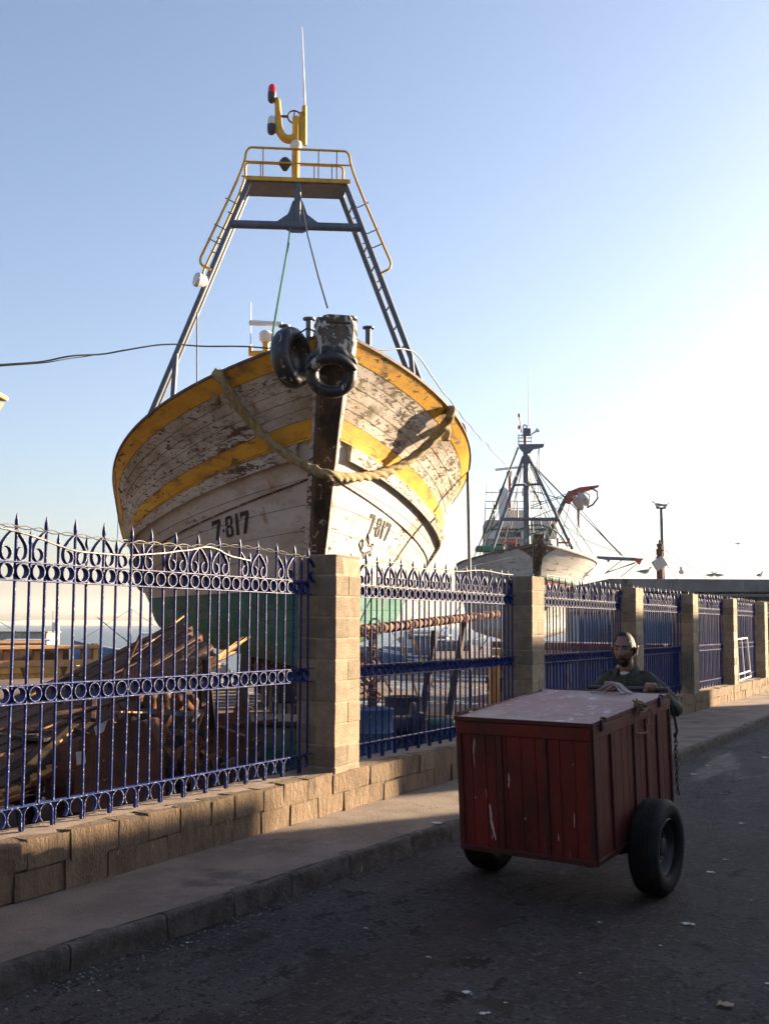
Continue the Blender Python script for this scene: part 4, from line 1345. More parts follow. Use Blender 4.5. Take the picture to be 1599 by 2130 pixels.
# ================================================================ the man pushing the cart
M['skin'] = pmat('skin', (.20, .108, .073), (.27, .150, .103), 14, rough=.5, bump=.15, bscale=120, bdist=.002, coord='Object', layers=[((.23, .105, .075), 8, .58, .75, (1, 1, 1), None)])
M['stubble'] = pmat('beard_stubble', (.035, .022, .016), (.065, .040, .028), 90, rough=.7, bump=.4, bscale=200, bdist=.003, coord='Object')
M['hair'] = pmat('short_dark_hair', (.012, .009, .007), (.024, .017, .013), 60, rough=.7, bump=.6, bscale=200, bdist=.004, coord='Object')
M['jacket'] = pmat('olive_work_jacket', (.040, .044, .033), (.058, .063, .048), 5, rough=.88, bump=.35, bscale=160, bdist=.003, coord='Object', layers=[((.06, .062, .05), 3, .58, .75, (1, 1, 1), None)])
M['trousers'] = pmat('dark_trousers', (.025, .026, .03), (.035, .036, .042), 5, rough=.9, bump=.3, coord='Object')
M['tshirt'] = pmat('white_tshirt', (.62, .63, .66), (.7, .7, .72), 8, rough=.9, bump=.2)
M['shoe'] = pmat('dark_shoe', (.02, .016, .013), (.035, .028, .022), 8, rough=.6, bump=.2)
M['eye'] = pmat('dark_eye', (.012, .009, .008), (.02, .015, .012), 40, rough=.1, bump=0)
man_xy = None
for zz in [8.0 + .02 * i for i in range(120)]:
    p = at(1299, 1362, zz)
    if p.y > 8.66:
        man_xy = p
        break
MAN = Vector((man_xy.x, man_xy.y + .06, -.14))
man = thing('person', 'man in dark olive jacket, short hair and moustache, pushing the red cart', 'person', MAN)
HC = Vector((0, -.075, 1.652))
HS = 1.17
HROT = Matrix.Rotation(R(2), 3, 'Z') @ Matrix.Rotation(R(6), 3, 'X')
def g2(x, z, x0, z0, sx, sz):
    return math.exp(-((x - x0) / sx) ** 2 - ((z - z0) / sz) ** 2)
def head_pt(u, v, off=0.0):
    """u azimuth (0 = straight ahead, -Y), v 0..1 from chin side to crown"""
    th = math.pi * v
    dx, dyf, dz = math.sin(u) * math.sin(th), math.cos(u) * math.sin(th), -math.cos(th)
    x, y_, z = dx * .077, dyf * .098, dz * .127
    if dyf < 0:
        y_ *= 1.02
        if z < -.03:
            y_ *= 1 - .55 * min(1, (-z - .03) / .09)
    if z < -.015:
        t_ = min(1, (-z - .015) / .11)
        x *= 1 - .30 * t_
    if dyf > 0:
        f = dyf
        y_ += f * (-.010 * g2(x, z, .034, .012, .018, .013) - .010 * g2(x, z, -.034, .012, .018, .013))
        y_ += f * (.007 * g2(x, z, .028, .036, .030, .010) + .007 * g2(x, z, -.028, .036, .030, .010))
        y_ += f * (.030 * g2(x, z, 0, -.026, .012, .014) + .018 * g2(x, z, 0, -.005, .009, .026) + .010 * g2(x, z, .014, -.030, .008, .008) + .010 * g2(x, z, -.014, -.030, .008, .008))
        y_ += f * (.006 * g2(x, z, .046, -.015, .018, .018) + .006 * g2(x, z, -.046, -.015, .018, .018))
        y_ += f * (.011 * g2(x, z, 0, -.058, .028, .012) - .004 * g2(x, z, 0, -.0635, .022, .0035) + .014 * g2(x, z, 0, -.098, .024, .020))
        y_ -= f * .010 * g2(x, z, 0, .09, .08, .04)
    p = Vector((x, -y_, z))
    if off:
        p += Vector((dx, -dyf, dz)) * off
    return HC + HROT @ (p * HS)
NU, NV = 56, 44
bodymb = MB()
rows = [[head_pt(2 * math.pi * i / NU, j / NV) for i in range(NU)] for j in range(1, NV)]
vs_ = [p for r_ in rows for p in r_]
fs_ = [(j * NU + i, j * NU + (i + 1) % NU, (j + 1) * NU + (i + 1) % NU, (j + 1) * NU + i) for j in range(NV - 2) for i in range(NU)]
fs_ += [tuple(range(NU - 1, -1, -1)), tuple((NV - 2) * NU + i for i in range(NU))]
bodymb.add(vs_, fs_)
for s in (-1, 1):     # ears
    ec = HC + HROT @ (Vector((s * .081, .008, -.005)) * HS)
    er = [ec + HROT @ (Vector((s * (.010 + .006 * math.sin(q)), .017 * math.cos(q), .031 * math.sin(q))) * HS) for q in [2 * math.pi * i / 14 for i in range(14)]]
    bodymb.tube(er, .0075, 8, closed=True)
    bodymb.ball(ec + Vector((s * .004, 0, 0)), (.009, .016, .027), 10, 8)
def limb(mb, pts, rad, n=14):
    P = smooth_path([Vector(p) for p in pts], 2)
    # radii follow the same corner cutting
    r_ = list(rad)
    for _ in range(2):
        q = [r_[0]]
        for a_, b_ in zip(r_, r_[1:]):
            q += [a_ * .75 + b_ * .25, a_ * .25 + b_ * .75]
        q.append(r_[-1])
        r_ = q
    mb.tube(P, r_, n)
bodymb_neck = [HC + Vector((0, .03, -.06)), Vector((0, -.035, 1.50)), Vector((0, .0, 1.42))]
limb(bodymb, bodymb_neck, [.060, .062, .075])
SH = {1: Vector((.190, .01, 1.385)), -1: Vector((-.190, .01, 1.385))}
# world targets for the fists on the push bar
MCi = MC
def bar_pt(x):
    return (MC @ Vector((x, CL / 2 + .12, CH / 2 + .035))) - MAN
HAND = {}
for s, pxh in ((1, 1352), (-1, 1266)):
    best = min(([abs(pix((MC @ Vector((x / 100, CL / 2 + .12, CH / 2 + .035))))[0] - pxh), x / 100] for x in range(-45, 50)))
    HAND[s] = bar_pt(best[1])
EL = {1: Vector((.400, .085, 1.135)), -1: Vector((-.34, .06, 1.12))}
torso = [((0, .13, .90), (.150, .105)), ((0, .11, 1.02), (.145, .10)), ((0, .07, 1.16), (.155, .11)), ((0, .03, 1.30), (.175, .12)), ((0, .01, 1.39), (.165, .105)), ((0, 0, 1.46), (.085, .075))]
def loft(mb, secs, n=24, grow=0.0, wob=0.0):
    rows = []
    for (c_, (rx_, ry_)) in secs:
        row = []
        for k_ in range(n):
            a_ = 2 * math.pi * k_ / n
            row.append(Vector(c_) + Vector(((rx_ + grow) * math.copysign(abs(math.cos(a_)) ** .85, math.cos(a_)), (ry_ + grow) * math.copysign(abs(math.sin(a_)) ** .85, math.sin(a_)), 0)))
        rows.append(row)
    vs_ = [p for r_ in rows for p in r_]
    fs_ = [(j * n + i, j * n + (i + 1) % n, (j + 1) * n + (i + 1) % n, (j + 1) * n + i) for j in range(len(rows) - 1) for i in range(n)]
    fs_ += [tuple(range(n - 1, -1, -1)), tuple((len(rows) - 1) * n + i for i in range(n))]
    mb.add(vs_, fs_)
loft(bodymb, torso)
for s in (-1, 1):
    W_ = HAND[s] + Vector((s * .012, .075, .005))
    limb(bodymb, [SH[s], EL[s], W_], [.055, .042, .030])
    # fist: palm block, four curled fingers of unequal length, thumb across
    h = HAND[s]
    bodymb.box(h + Vector((0, .030, .026)), (.082, .060, .034), ch=.014)
    for k_, (fx, ln) in enumerate(((-.031, .94), (-.0105, 1.05), (.0105, 1.0), (.031, .84))):
        fx *= s
        kn = h + Vector((fx, .004, .044))
        pts = [kn + Vector((0, .02, -.006)), kn, kn + Vector((0, -.026 * ln, -.010)), kn + Vector((0, -.036 * ln, -.036)), kn + Vector((0, -.022 * ln, -.060)), kn + Vector((0, .0, -.062))]
        limb(bodymb, pts, [.0095, .0105, .0098, .0092, .0088, .0075], 8)
    limb(bodymb, [h + Vector((-s * .035, .035, .012)), h + Vector((-s * .052, .005, .0)), h + Vector((-s * .045, -.026, -.012)), h + Vector((-s * .020, -.040, -.016))], [.013, .0115, .0105, .008], 8)
    hip = Vector((s * .09, .13, .92))
    knee = Vector((s * .11, .02 if s > 0 else .20, .50))
    ank = Vector((s * .11, .02 if s > 0 else .50, .10 if s > 0 else .16))
    limb(bodymb, [hip, knee, ank], [.085, .058, .042])
    limb(bodymb, [ank + Vector((0, .03, -.04)), ank + Vector((0, -.10, -.06))], [.04, .03])
def solid(mb, voxel, name, m, parent, fold=0.0, fscale=9, smooth_it=3, seed=0, stretch=(1, 1, 1)):
    """merge overlapping shapes into ONE continuous skin"""
    me = mb.mesh(name + '_src', m)
    tmp = bpy.data.objects.new(name + '_src', me)
    COL.objects.link(tmp)
    md = tmp.modifiers.new('r', 'REMESH')
    md.mode = 'VOXEL'
    md.voxel_size = voxel
    if smooth_it:
        sm = tmp.modifiers.new('s', 'SMOOTH')
        sm.factor = .5
        sm.iterations = smooth_it
    dg = bpy.context.evaluated_depsgraph_get()
    dg.update()
    out = bpy.data.meshes.new_from_object(tmp.evaluated_get(dg))
    out.name = name
    bpy.data.objects.remove(tmp)
    if fold:
        ns = [v.normal.copy() for v in out.vertices]
        for v, n_ in zip(out.vertices, ns):
            q = Vector((v.co.x * stretch[0], v.co.y * stretch[1], v.co.z * stretch[2])) * fscale + Vector((seed, 0, 0))
            w_ = noise.noise(q) + .5 * noise.noise(q * 2.1)
            v.co += n_ * fold * (1 - 2 * abs(w_))
    out.materials.clear()
    out.materials.append(m)
    out.polygons.foreach_set('use_smooth', [True] * len(out.polygons))
    return link(name, out, parent)
solid(bodymb, .0045, 'body', M['skin'], man, smooth_it=1)
# jacket
jk = MB()
loft(jk, [((0, .13, .80), (.185, .135)), ((0, .12, .90), (.180, .135)), ((0, .10, 1.02), (.180, .130)), ((0, .06, 1.16), (.190, .138)), ((0, .03, 1.29), (.190, .136)), ((0, .012, 1.365), (.185, .120)), ((0, .005, 1.415), (.150, .098)), ((0, .0, 1.455), (.092, .080))])
for s in (-1, 1):
    W_ = HAND[s] + Vector((s * .012, .085, .004))
    limb(jk, [Vector((s * .13, .005, 1.415)), SH[s] + Vector((0, 0, -.005)), SH[s].lerp(EL[s], .5) + Vector((s * .02, .01, 0)), EL[s], EL[s].lerp(W_, .5), W_], [.056, .072, .068, .064, .054, .045])
    limb(jk, [Vector((s * .075, .0, 1.452)), SH[s] + Vector((-.005 * s, 0, .070))], [.02, .018], 8)
jacket = solid(jk, .011, 'jacket', M['jacket'], man, fold=.008, fscale=7, smooth_it=4, stretch=(1, 1, .8))
# collar: standing band with folded points
cr = []
for k_ in range(33):
    a_ = R(-150 + 300 * k_ / 32)
    cxx, cyy = math.sin(a_), -math.cos(a_)
    fr = max(0, -cyy * -1)
    cr.append((a_, cxx, cyy))
rows = []
for a_, cxx, cyy in [(R(35 + 290 * k_ / 40), 0, 0) for k_ in range(41)]:
    x, y_ = math.sin(a_), -math.cos(a_)
    drop = max(0, -y_) * .030
    rows.append([Vector((x * .082, -.012 + y_ * .080, 1.455 - drop)), Vector((x * .080, -.014 + y_ * .080, 1.515 - drop * 1.4)), Vector((x * .090, -.014 + y_ * .090, 1.518 - drop * 1.4)), Vector((x * .118, -.012 + y_ * .112, 1.465 - drop * 1.9)), Vector((x * .100, -.010 + y_ * .098, 1.455 - drop * 1.5))])
o = part('collar', MB().grid(rows), M['jacket'], man, True)
for s in (-1, 1):
    part('epaulette', MB().ribbon(smooth_path([Vector((s * .095, .0, 1.470)), Vector((s * .14, .005, 1.470)), Vector((s * .19, .01, 1.460)), Vector((s * .232, .012, 1.430))], 2), (0, 1, 0), .05, .008), M['jacket'], jacket, True)
part('placket', MB().ribbon(smooth_path([Vector((.008, -.098, 1.44)), Vector((.01, -.125, 1.36)), Vector((.01, -.118, 1.25)), Vector((.012, -.095, 1.1))], 2), (1, 0, 0), .038, .012), M['jacket'], jacket, True)
part('t_shirt', MB().ball((.0, -.055, 1.452), (.050, .040, .032), 14, 8), M['tshirt'], man, True)
tr = MB()
loft(tr, [((0, .13, .80), (.165, .12)), ((0, .13, .92), (.165, .12)), ((0, .12, 1.0), (.155, .115))])
for s in (-1, 1):
    hip = Vector((s * .09, .13, .86))
    knee = Vector((s * .11, .02 if s > 0 else .20, .50))
    ank = Vector((s * .11, .03 if s > 0 else .49, .12 if s > 0 else .20))
    limb(tr, [hip, knee, ank], [.105, .085, .075])
    sh = MB()
    a_ = ank + Vector((0, 0, -.06))
    base = .045 if s > 0 else .06
    sh.ball((a_.x, a_.y - .05, base), (.048, .135, .045), 14, 8)
    sh.ball((a_.x, a_.y + .02, base + .03), (.042, .06, .055), 14, 8)
    solid(sh, .012, 'shoe', M['shoe'], man, smooth_it=2)
solid(tr, .013, 'trousers', M['trousers'], man, fold=.008, fscale=6, smooth_it=3)
def head_patch(name, cond, off, m, nu=110, nv=86, jit=.0):
    idx, vs_, fs_ = {}, [], []
    def vid(i, j):
        i %= nu
        if (i, j) not in idx:
            idx[(i, j)] = len(vs_)
            u, v = 2 * math.pi * i / nu, j / nv
            vs_.append(head_pt(u, v, off + random.uniform(-jit, jit)))
        return idx[(i, j)]
    for j in range(2, nv - 1):
        for i in range(nu):
            u = 2 * math.pi * (i + .5) / nu
            v = (j + .5) / nv
            th = math.pi * v
            fx, fy, fz = math.sin(u) * math.sin(th), math.cos(u) * math.sin(th), -math.cos(th)
            if cond(fx, fy, fz):
                fs_.append((vid(i, j), vid(i + 1, j), vid(i + 1, j + 1), vid(i, j + 1)))
    top = [idx.get((i, nv - 1)) for i in range(nu)]
    if all(t_ is not None for t_ in top):
        fs_.append(tuple(top))
    mb = MB().add(vs_, fs_)
    return part(name, mb, m, man, True)
def is_hair(x, y_, z):
    if z > .93:
        return y_ < .42
    line = .68 + .30 * abs(x) ** 2 - .95 * abs(x) ** 3 if y_ > 0 else -.35
    if y_ > 0 and abs(x) > .80:
        line = .05 + .0 * z
    if y_ > 0 and abs(x) > .93:
        line = -.25
    return z > line + (.16 if 0 < y_ and abs(x) < .5 else 0) - .04
head_patch('hair', is_hair, .0035, M['hair'], jit=.002)
head_patch('moustache', lambda x, y_, z: y_ > .4 and -.50 < z < -.36 and abs(x) < .40 - .2 * (z + .5), .0055, M['hair'], jit=.0012)
head_patch('beard', lambda x, y_, z: y_ > .25 and (z < -.74 or (z < -.45 and .34 < abs(x) < .52 and z > -.8)), .0022, M['hair'], jit=.001)
head_patch('stubble', lambda x, y_, z: y_ > -.05 and (z < -.60 or (z < -.22 - .25 * y_ and abs(x) > .60)), .0012, M['stubble'], jit=.0004)
for s in (-1, 1):
    head_patch('eyebrow', lambda x, y_, z: y_ > .4 and .24 < z < .32 and .12 < x * s < .62, .004, M['hair'], jit=.001)
    ec = HC + HROT @ (Vector((s * .032, -.0835, .012)) * HS)
    part('eye', MB().ball(ec, (.0125, .006, .0055), 12, 8), M['eye'], man, True)
# ================================================================ yard: wreck, scrap, second trawler, background
random.seed(21)
M['wreck'] = pmat('rotting_brown_planks', (.062, .026, .015), (.105, .044, .025), 3, rough=.85, bump=.9, bscale=26, bdist=.03, stretch=(.6, .6, 2.2), rand=.18,
    layers=[((.04, .024, .018), 2.6, .54, .68, (1, 1, 2), None), ((.22, .12, .06), 9, .62, .72, (1, 1, 2), None), ((.30, .26, .24), 5, .72, .77, (1, 1, 1), None)])
M['splinter'] = pmat('fresh_broken_wood', (.40, .19, .06), (.55, .29, .10), 8, rough=.8, bump=.6, bscale=60, stretch=(1, 1, 1), layers=[((.20, .08, .03), 6, .56, .7, (1, 1, 1), None)])
M['timber'] = pmat('weathered_timber', (.20, .16, .125), (.29, .24, .19), 5, rough=.9, bump=.6, bscale=40, rand=.2, layers=[((.09, .065, .05), 5, .56, .7, (1, 1, 1), None)])
M['dark_timber'] = pmat('dark_prop_timber', (.045, .032, .025), (.07, .05, .038), 5, rough=.9, bump=.6, bscale=40)
M['ochre'] = pmat('ochre_hull_paint', (.46, .24, .05), (.56, .31, .075), 2.5, rough=.7, bump=.4, bscale=30, layers=[((.30, .15, .05), 3, .56, .7, (1, 1, .5), None), ((.16, .07, .03), 7, .66, .74, (1, 1, .5), None)])
M['pale_wood'] = pmat('pale_sun_bleached_wood', (.40, .22, .10), (.50, .29, .14), 4, rough=.85, bump=.5, bscale=40, rand=.15, layers=[((.22, .13, .07), 7, .6, .72, (1, 1, .4), None)])
M['white_sheet'] = pmat('faded_white_sheet', (.50, .52, .54), (.60, .62, .63), 3, rough=.8, bump=.4, bscale=20)
M['blue_hull'] = pmat('faded_blue_hull', (.06, .12, .22), (.09, .17, .29), 2, rough=.6, bump=.2, layers=[((.3, .3, .3), 3, .64, .72, (1, 1, 1), None)])
M['grey_white'] = pmat('grey_white_hull', (.40, .38, .36), (.50, .48, .46), .9, rough=.75, bump=.5, bscale=12, bdist=.03, coord='Object',
    layers=[((.14, .12, .10), 2.2, .58, .64, (1, .5, 3), .9, .6), ((.30, .22, .14), 1.2, .6, .74, (1, 1, .6), None), ((.08, .07, .06), 6, .64, .69, (1, .5, 3), .9)])
M['red_paint'] = pmat('red_oxide_paint', (.26, .035, .025), (.34, .06, .04), 4, rough=.6, bump=.2)
M['green_paint'] = pmat('green_boat_paint', (.02, .14, .09), (.03, .19, .12), 4, rough=.6, bump=.2)
M['gull_white'] = pmat('gull_white', (.62, .60, .57), (.70, .68, .66), 20, rough=.8, bump=0)
M['gull_grey'] = pmat('gull_grey', (.20, .20, .21), (.26, .26, .27), 20, rough=.8, bump=0)
M['old_wall'] = pmat('old_grey_render', (.16, .15, .145), (.23, .215, .205), .8, rough=.95, bump=.5, bscale=9, bdist=.05, layers=[((.34, .31, .29), 1.3, .58, .70, (1, 1, .6), None), ((.07, .065, .06), 1.1, .54, .70, (1, 1, .35), None)])
M['rampart'] = pmat('rampart_sandstone', (.20, .15, .10), (.26, .20, .14), .6, rough=.95, bump=.6, bscale=4, bdist=.08, layers=[((.20, .15, .10), .5, .55, .7, (1, 1, .4), None)])

# ---- black shed-shaped blockers added behind the camera to cut sky fill
M['tarred'] = pmat('tarred_boards', (.030, .027, .025), (.048, .043, .038), 1.5, rough=.85, bump=.5, bscale=12, bdist=.03, stretch=(1, 1, .2))  # near-black so the added blockers bounce little light
for k_ in range(5):
    t = thing('net_shed', ['black tarred net shed behind the photographer, over the road', 'second black tarred net shed behind the photographer', 'middle black tarred net shed behind the photographer', 'fourth black tarred net shed behind the photographer', 'black tarred net shed behind the photographer, farthest left'][k_], 'shed', (-1.5 - k_ * 8.2, -8, YZ), group='net sheds behind the photographer')
    for q in range(14):
        part('board', MB().box((-4 + q * .585 + .29, .0, 5.6), (.57, .06, 11.2), ch=.008), M['tarred'], t)
    part('shed_body', MB().box((0, -3.1, 5.5), (8.0, 6.0, 11.0)), M['tarred'], t)
    part('gable', MB().prism([(-4.1, 0), (4.1, 0), (0, 2.6)], (0, -3, 11.2), (1, 0, 0), (0, 0, 1), 6.2), M['tarred'], t)
    part('door', MB().box((0, .06, 1.6), (2.4, .06, 3.2), ch=.01), M['dark_timber'], t)

# ---- wrecked hull side: planks laid on a warped surface
def wreck_pt(u, v):
    """u along the planks (left-bottom to right-top), v across (0 = lower edge)"""
    LL, LR, UR, UL = at(-90, 1690, 8.2), at(458, 1352, 12.2), at(378, 1290, 13.2), at(-90, 1500, 10.6)
    p = LL.lerp(LR, u).lerp(UL.lerp(UR, u), v)
    p.z += -.10 * math.sin(math.pi * u) * (1 - .5 * v) + .05 * math.sin(math.pi * v)
    return p
wreck = thing('wrecked_hull', 'broken slab of dark brown planked hull sloping up behind the left fence', 'wreck', wreck_pt(0, 0))
wo = wreck_pt(0, 0)
def wq(p):
    return p - wo
nP = 11
for k_ in range(nP):
    v0, v1 = k_ / nP, (k_ + 1) / nP
    u0, u1 = 0.0, 1.0 - random.uniform(0, .05) - (.05 if k_ == 0 else 0)
    cuts = [u0, random.uniform(.35, .6), u1]
    for ua, ub in zip(cuts, cuts[1:]):
        rows = []
        n_ = 14
        lift = random.uniform(0, .03)
        nrm_ = (wreck_pt(.5, .6) - wreck_pt(.5, .4)).cross(wreck_pt(.6, .5) - wreck_pt(.4, .5)).normalized()
        if nrm_.z < 0:
            nrm_ = -nrm_
        for i in range(n_ + 1):
            u = ua + (ub - ua) * i / n_ - (.004 if i == n_ else 0)
            e = .005 + .004 * noise.noise(Vector((u * 30, k_, 0)))
            a_, b_ = wreck_pt(u, v0 + e), wreck_pt(u, v1 - e)
            w_ = nrm_ * (lift + .012 * noise.noise(Vector((u * 9, k_ * 3, 1))))
            rows.append([wq(a_ - nrm_ * .05), wq(a_ + w_), wq(a_.lerp(b_, .5) + w_ + nrm_ * .004), wq(b_ + w_), wq(b_ - nrm_ * .05)])
        part('plank', MB().grid(rows), M['wreck'], wreck)
for k_ in range(16):
    u = random.uniform(.02, .95)
    v = random.uniform(.05, .95)
    a_ = wreck_pt(u, v) + Vector((0, 0, .05))
    b_ = wreck_pt(min(1, u + random.uniform(.04, .12)), v + random.uniform(-.06, .06)) + Vector((0, 0, .06))
    part('loose_batten', MB().beam(wq(a_), wq(b_), random.uniform(.02, .05), .015), M['wreck'] if k_ % 3 else M['splinter'], wreck)
# jagged fresh edge along the bottom
for k_ in range(70):
    u = (k_ + random.random()) / 70
    p = wreck_pt(u, 0) + Vector((random.uniform(-.04, .04), random.uniform(-.04, .04), -.05))
    d_ = (wreck_pt(min(1, u + .1), 0) - wreck_pt(u, 0)).normalized()
    L_ = random.uniform(.35, 1.1)
    e_ = p + d_ * L_ + Vector((random.uniform(-.05, .08), random.uniform(-.10, .05), random.uniform(-.22, .03)))
    w_ = random.uniform(.02, .07)
    x_ = d_.cross(Vector((0, 0, 1))).normalized() * .015
    z_ = Vector((0, 0, w_))
    part('splinter', MB().add([wq(p - z_), wq(p + z_), wq(p + x_ * 2), wq(e_)], [(0, 1, 3), (1, 2, 3), (2, 0, 3), (0, 2, 1)]), M['splinter'] if k_ % 4 else M['wreck'], wreck)
# frames carrying the slab, standing on the yard
for u in (.04, .2, .36, .52, .68, .84, .97):
    a_ = wreck_pt(u, .02) - Vector((0, 0, .10))
    b_ = wreck_pt(u, .97) - Vector((0, 0, .10))
    part('frame', MB().beam(wq(a_), wq(b_), .12, .12), M['wreck'], wreck)
    for q in (a_.lerp(b_, .35), b_):
        part('frame', MB().beam(wq(q), wq(Vector((q.x - .1, q.y + .2, YZ))), .14, .14), M['dark_timber'], wreck)

# ---- scrap below the wreck
def plate(name, label, pts_px, dep_, m, th=.02, tilt=0.0):
    P = [at(x, y_, dep_ + tilt * (1600 - y_) / 100) for x, y_ in pts_px]
    c_ = sum(P, Vector()) / len(P)
    n_ = (P[1] - P[0]).cross(P[2] - P[0]).normalized() * th
    k_ = len(P)
    mb = MB().add([p - c_ for p in P] + [p + n_ - c_ for p in P], [tuple(range(k_)), tuple(range(2 * k_ - 1, k_ - 1, -1))] + [(i, k_ + i, k_ + (i + 1) % k_, (i + 1) % k_) for i in range(k_)])
    o = mb.build(name, m)
    o.location = c_
    return tag(o, label, name.replace('_', ' '))
plate('rusty_plate', 'tall torn rusty plate with a notched top behind the left fence', [(424, 1660), (420, 1470), (440, 1460), (452, 1484), (485, 1482), (494, 1452), (516, 1456), (522, 1500), (540, 1530), (545, 1660)], 10.2, M['rust'], .03, .25)
plate('rusty_plate', 'broad brown rusty plate leaning in the dark beneath the wrecked hull', [(150, 1690), (165, 1540), (215, 1505), (300, 1500), (340, 1560), (345, 1690)], 8.9, M['rust'], .02, .2)
plate('grey_plate', 'small pale grey plate caught under the edge of the wrecked hull', [(196, 1512), (222, 1500), (216, 1522), (200, 1530)], 8.9, M['white_sheet'], .015)
plate('grey_plate', 'small square grey plate in the scrap by the fence bars', [(158, 1565), (176, 1563), (178, 1588), (160, 1592)], 8.4, M['white_sheet'], .015)
drum = thing('steel_drum', 'dark rusty steel drum lying under the wrecked hull', 'drum', at(235, 1600, 9.6))
part('shell', MB().lathe([(.0, -.5), (.36, -.5), (.37, -.48), (.36, -.2), (.37, -.17), (.36, -.14), (.36, .14), (.37, .17), (.36, .2), (.37, .48), (.36, .5), (0, .5)], axis=(.8, .5, .25), n=28), M['rust'], drum, True)
M['rust_bright'] = pmat('orange_rusted_scrap', (.24, .09, .035), (.40, .17, .06), 7, rough=.9, bump=.8, bscale=50, bdist=.02, layers=[((.06, .03, .02), 6, .54, .66, (1, 1, 1), None)])
scrap = thing('scrap_heap', 'twisted orange rusty scrap piled beside the torn plate', 'scrap', at(405, 1600, 9.7))
so = at(405, 1600, 9.7)
for k_ in range(26):
    x, y_ = random.gauss(398, 26), random.uniform(1500, 1650)
    p = at(x, y_, random.uniform(9.3, 10.1))
    pts = [p + Vector((random.gauss(0, .10), random.gauss(0, .08), random.gauss(0, .14))) for _ in range(4)]
    side = Vector((random.gauss(0, 1), random.gauss(0, 1), random.gauss(0, 1)))
    part('scrap_piece', MB().ribbon([q - so for q in smooth_path(pts, 2)], side, random.uniform(.03, .10), .008), M['rust_bright'] if k_ % 3 else M['rust'], scrap)
for k_ in range(14):
    a_ = at(random.uniform(170, 470), random.uniform(1560, 1660), random.uniform(9.0, 10.2))
    a_.z = max(a_.z, YZ + .06)
    b_ = a_ + Vector((-abs(random.gauss(0, .4)), random.gauss(0, .3), random.uniform(-.1, .4)))
    part('scrap_bar', MB().beam(a_ - so, b_ - so, random.uniform(.015, .05)), M['rust'] if k_ % 2 else M['dark_timber'], scrap)
for k_ in range(60):
    a_ = at(random.uniform(10, 560), random.uniform(1480, 1690), random.uniform(8.8, 11.2))
    if a_.x > -6.1:
        continue
    a_.z = max(a_.z, YZ + .05)
    d_ = Vector((random.gauss(-.2, .5), random.gauss(.3, .5), random.gauss(.05, .25))).normalized() * random.uniform(.3, 1.1)
    b_ = a_ + d_
    b_.z = max(b_.z, YZ + .05)
    if b_.x > -5.95:
        b_.x = -5.95
    part('broken_plank', MB().beam(a_ - so, b_ - so, random.uniform(.03, .14), random.uniform(.015, .04), ch=.003), (M['wreck'], M['dark_timber'], M['splinter'], M['wreck'], M['rust'])[k_ % 5], scrap)
# big dark mass of hull timbers behind: engine bed
eng = thing('engine_block', 'black greasy engine block lying in the scrap behind the left fence', 'engine', at(330, 1560, 10.6))
part('block', MB().box((0, 0, -.1), (1.1, .6, .7), ch=.05).box((.1, 0, .32), (.8, .4, .2), ch=.04), M['black_metal'], eng)
for k_ in range(5):
    part('cylinder_head', MB().lathe([(.07, 0), (.08, .1), (.05, .16)], (-.3 + k_ * .18, 0, .42), n=12), M['rust'], eng, True)
part('flywheel', MB().lathe([(0, -.05), (.36, -.05), (.38, 0), (.36, .05), (0, .05)], (-.62, 0, -.05), axis=(1, 0, 0), n=28), M['rust'], eng, True)
# staging of bleached boards by the keel
stg = thing('timber_staging', 'low staging of bleached grey boards beside the keel of the big boat', 'staging', at(450, 1440, 13.5))
sg = at(450, 1440, 13.5)
for k_ in range(9):
    a_ = at(370 + random.uniform(-10, 10), 1425 + k_ * 6.5, 14.2 - k_ * .16)
    b_ = at(520 + random.uniform(-20, 20), 1420 + k_ * 6.5, 14.6 - k_ * .16)
    part('board', MB().beam(a_ - sg, b_ - sg, .20, .035, ch=.004), M['timber'], stg)
for x in (385, 440, 505):
    a_ = at(x, 1450, 13.6)
    part('trestle_leg', MB().beam(a_ - sg, Vector((a_.x, a_.y, YZ)) - sg, .09), M['dark_timber'], stg)
plate('white_sheet', 'crumpled white sheet lying under the keel of the big boat', [(398, 1402), (410, 1380), (440, 1374), (470, 1384), (484, 1400), (440, 1398)], 13.4, M['white_sheet'], .02)
post = thing('white_post', 'short peeling white post standing in front of the green hull bottom', 'post', Vector((at(428, 1440, 12.6).x, at(428, 1440, 12.6).y, YZ)))
part('shaft', MB().lathe([(.055, 0), (.055, 1.28), (.04, 1.3)], n=12), M['white_paint'], post, True)
part('foot_plate', MB().box((0, 0, .02), (.25, .25, .04), ch=.005), M['rust'], post)
# dark green steel tank by the nearest pillar
tk = at(600, 1545, 11.6)
tank = thing('green_tank', 'dark green steel bin standing behind the fence beside the nearest pillar', 'bin', Vector((tk.x, tk.y, YZ)), (0, 0, R(20)))
part('bin_body', MB().box((0, 0, .42), (1.0, .8, .84), ch=.03), M['hull_green'], tank)
part('rim', MB().box((0, 0, .86), (1.08, .88, .06), ch=.01), M['black_metal'], tank)
for s in (-1, 1):
    part('rib', MB().box((s * .25, -.42, .42), (.06, .05, .78), ch=.01), M['black_metal'], tank)

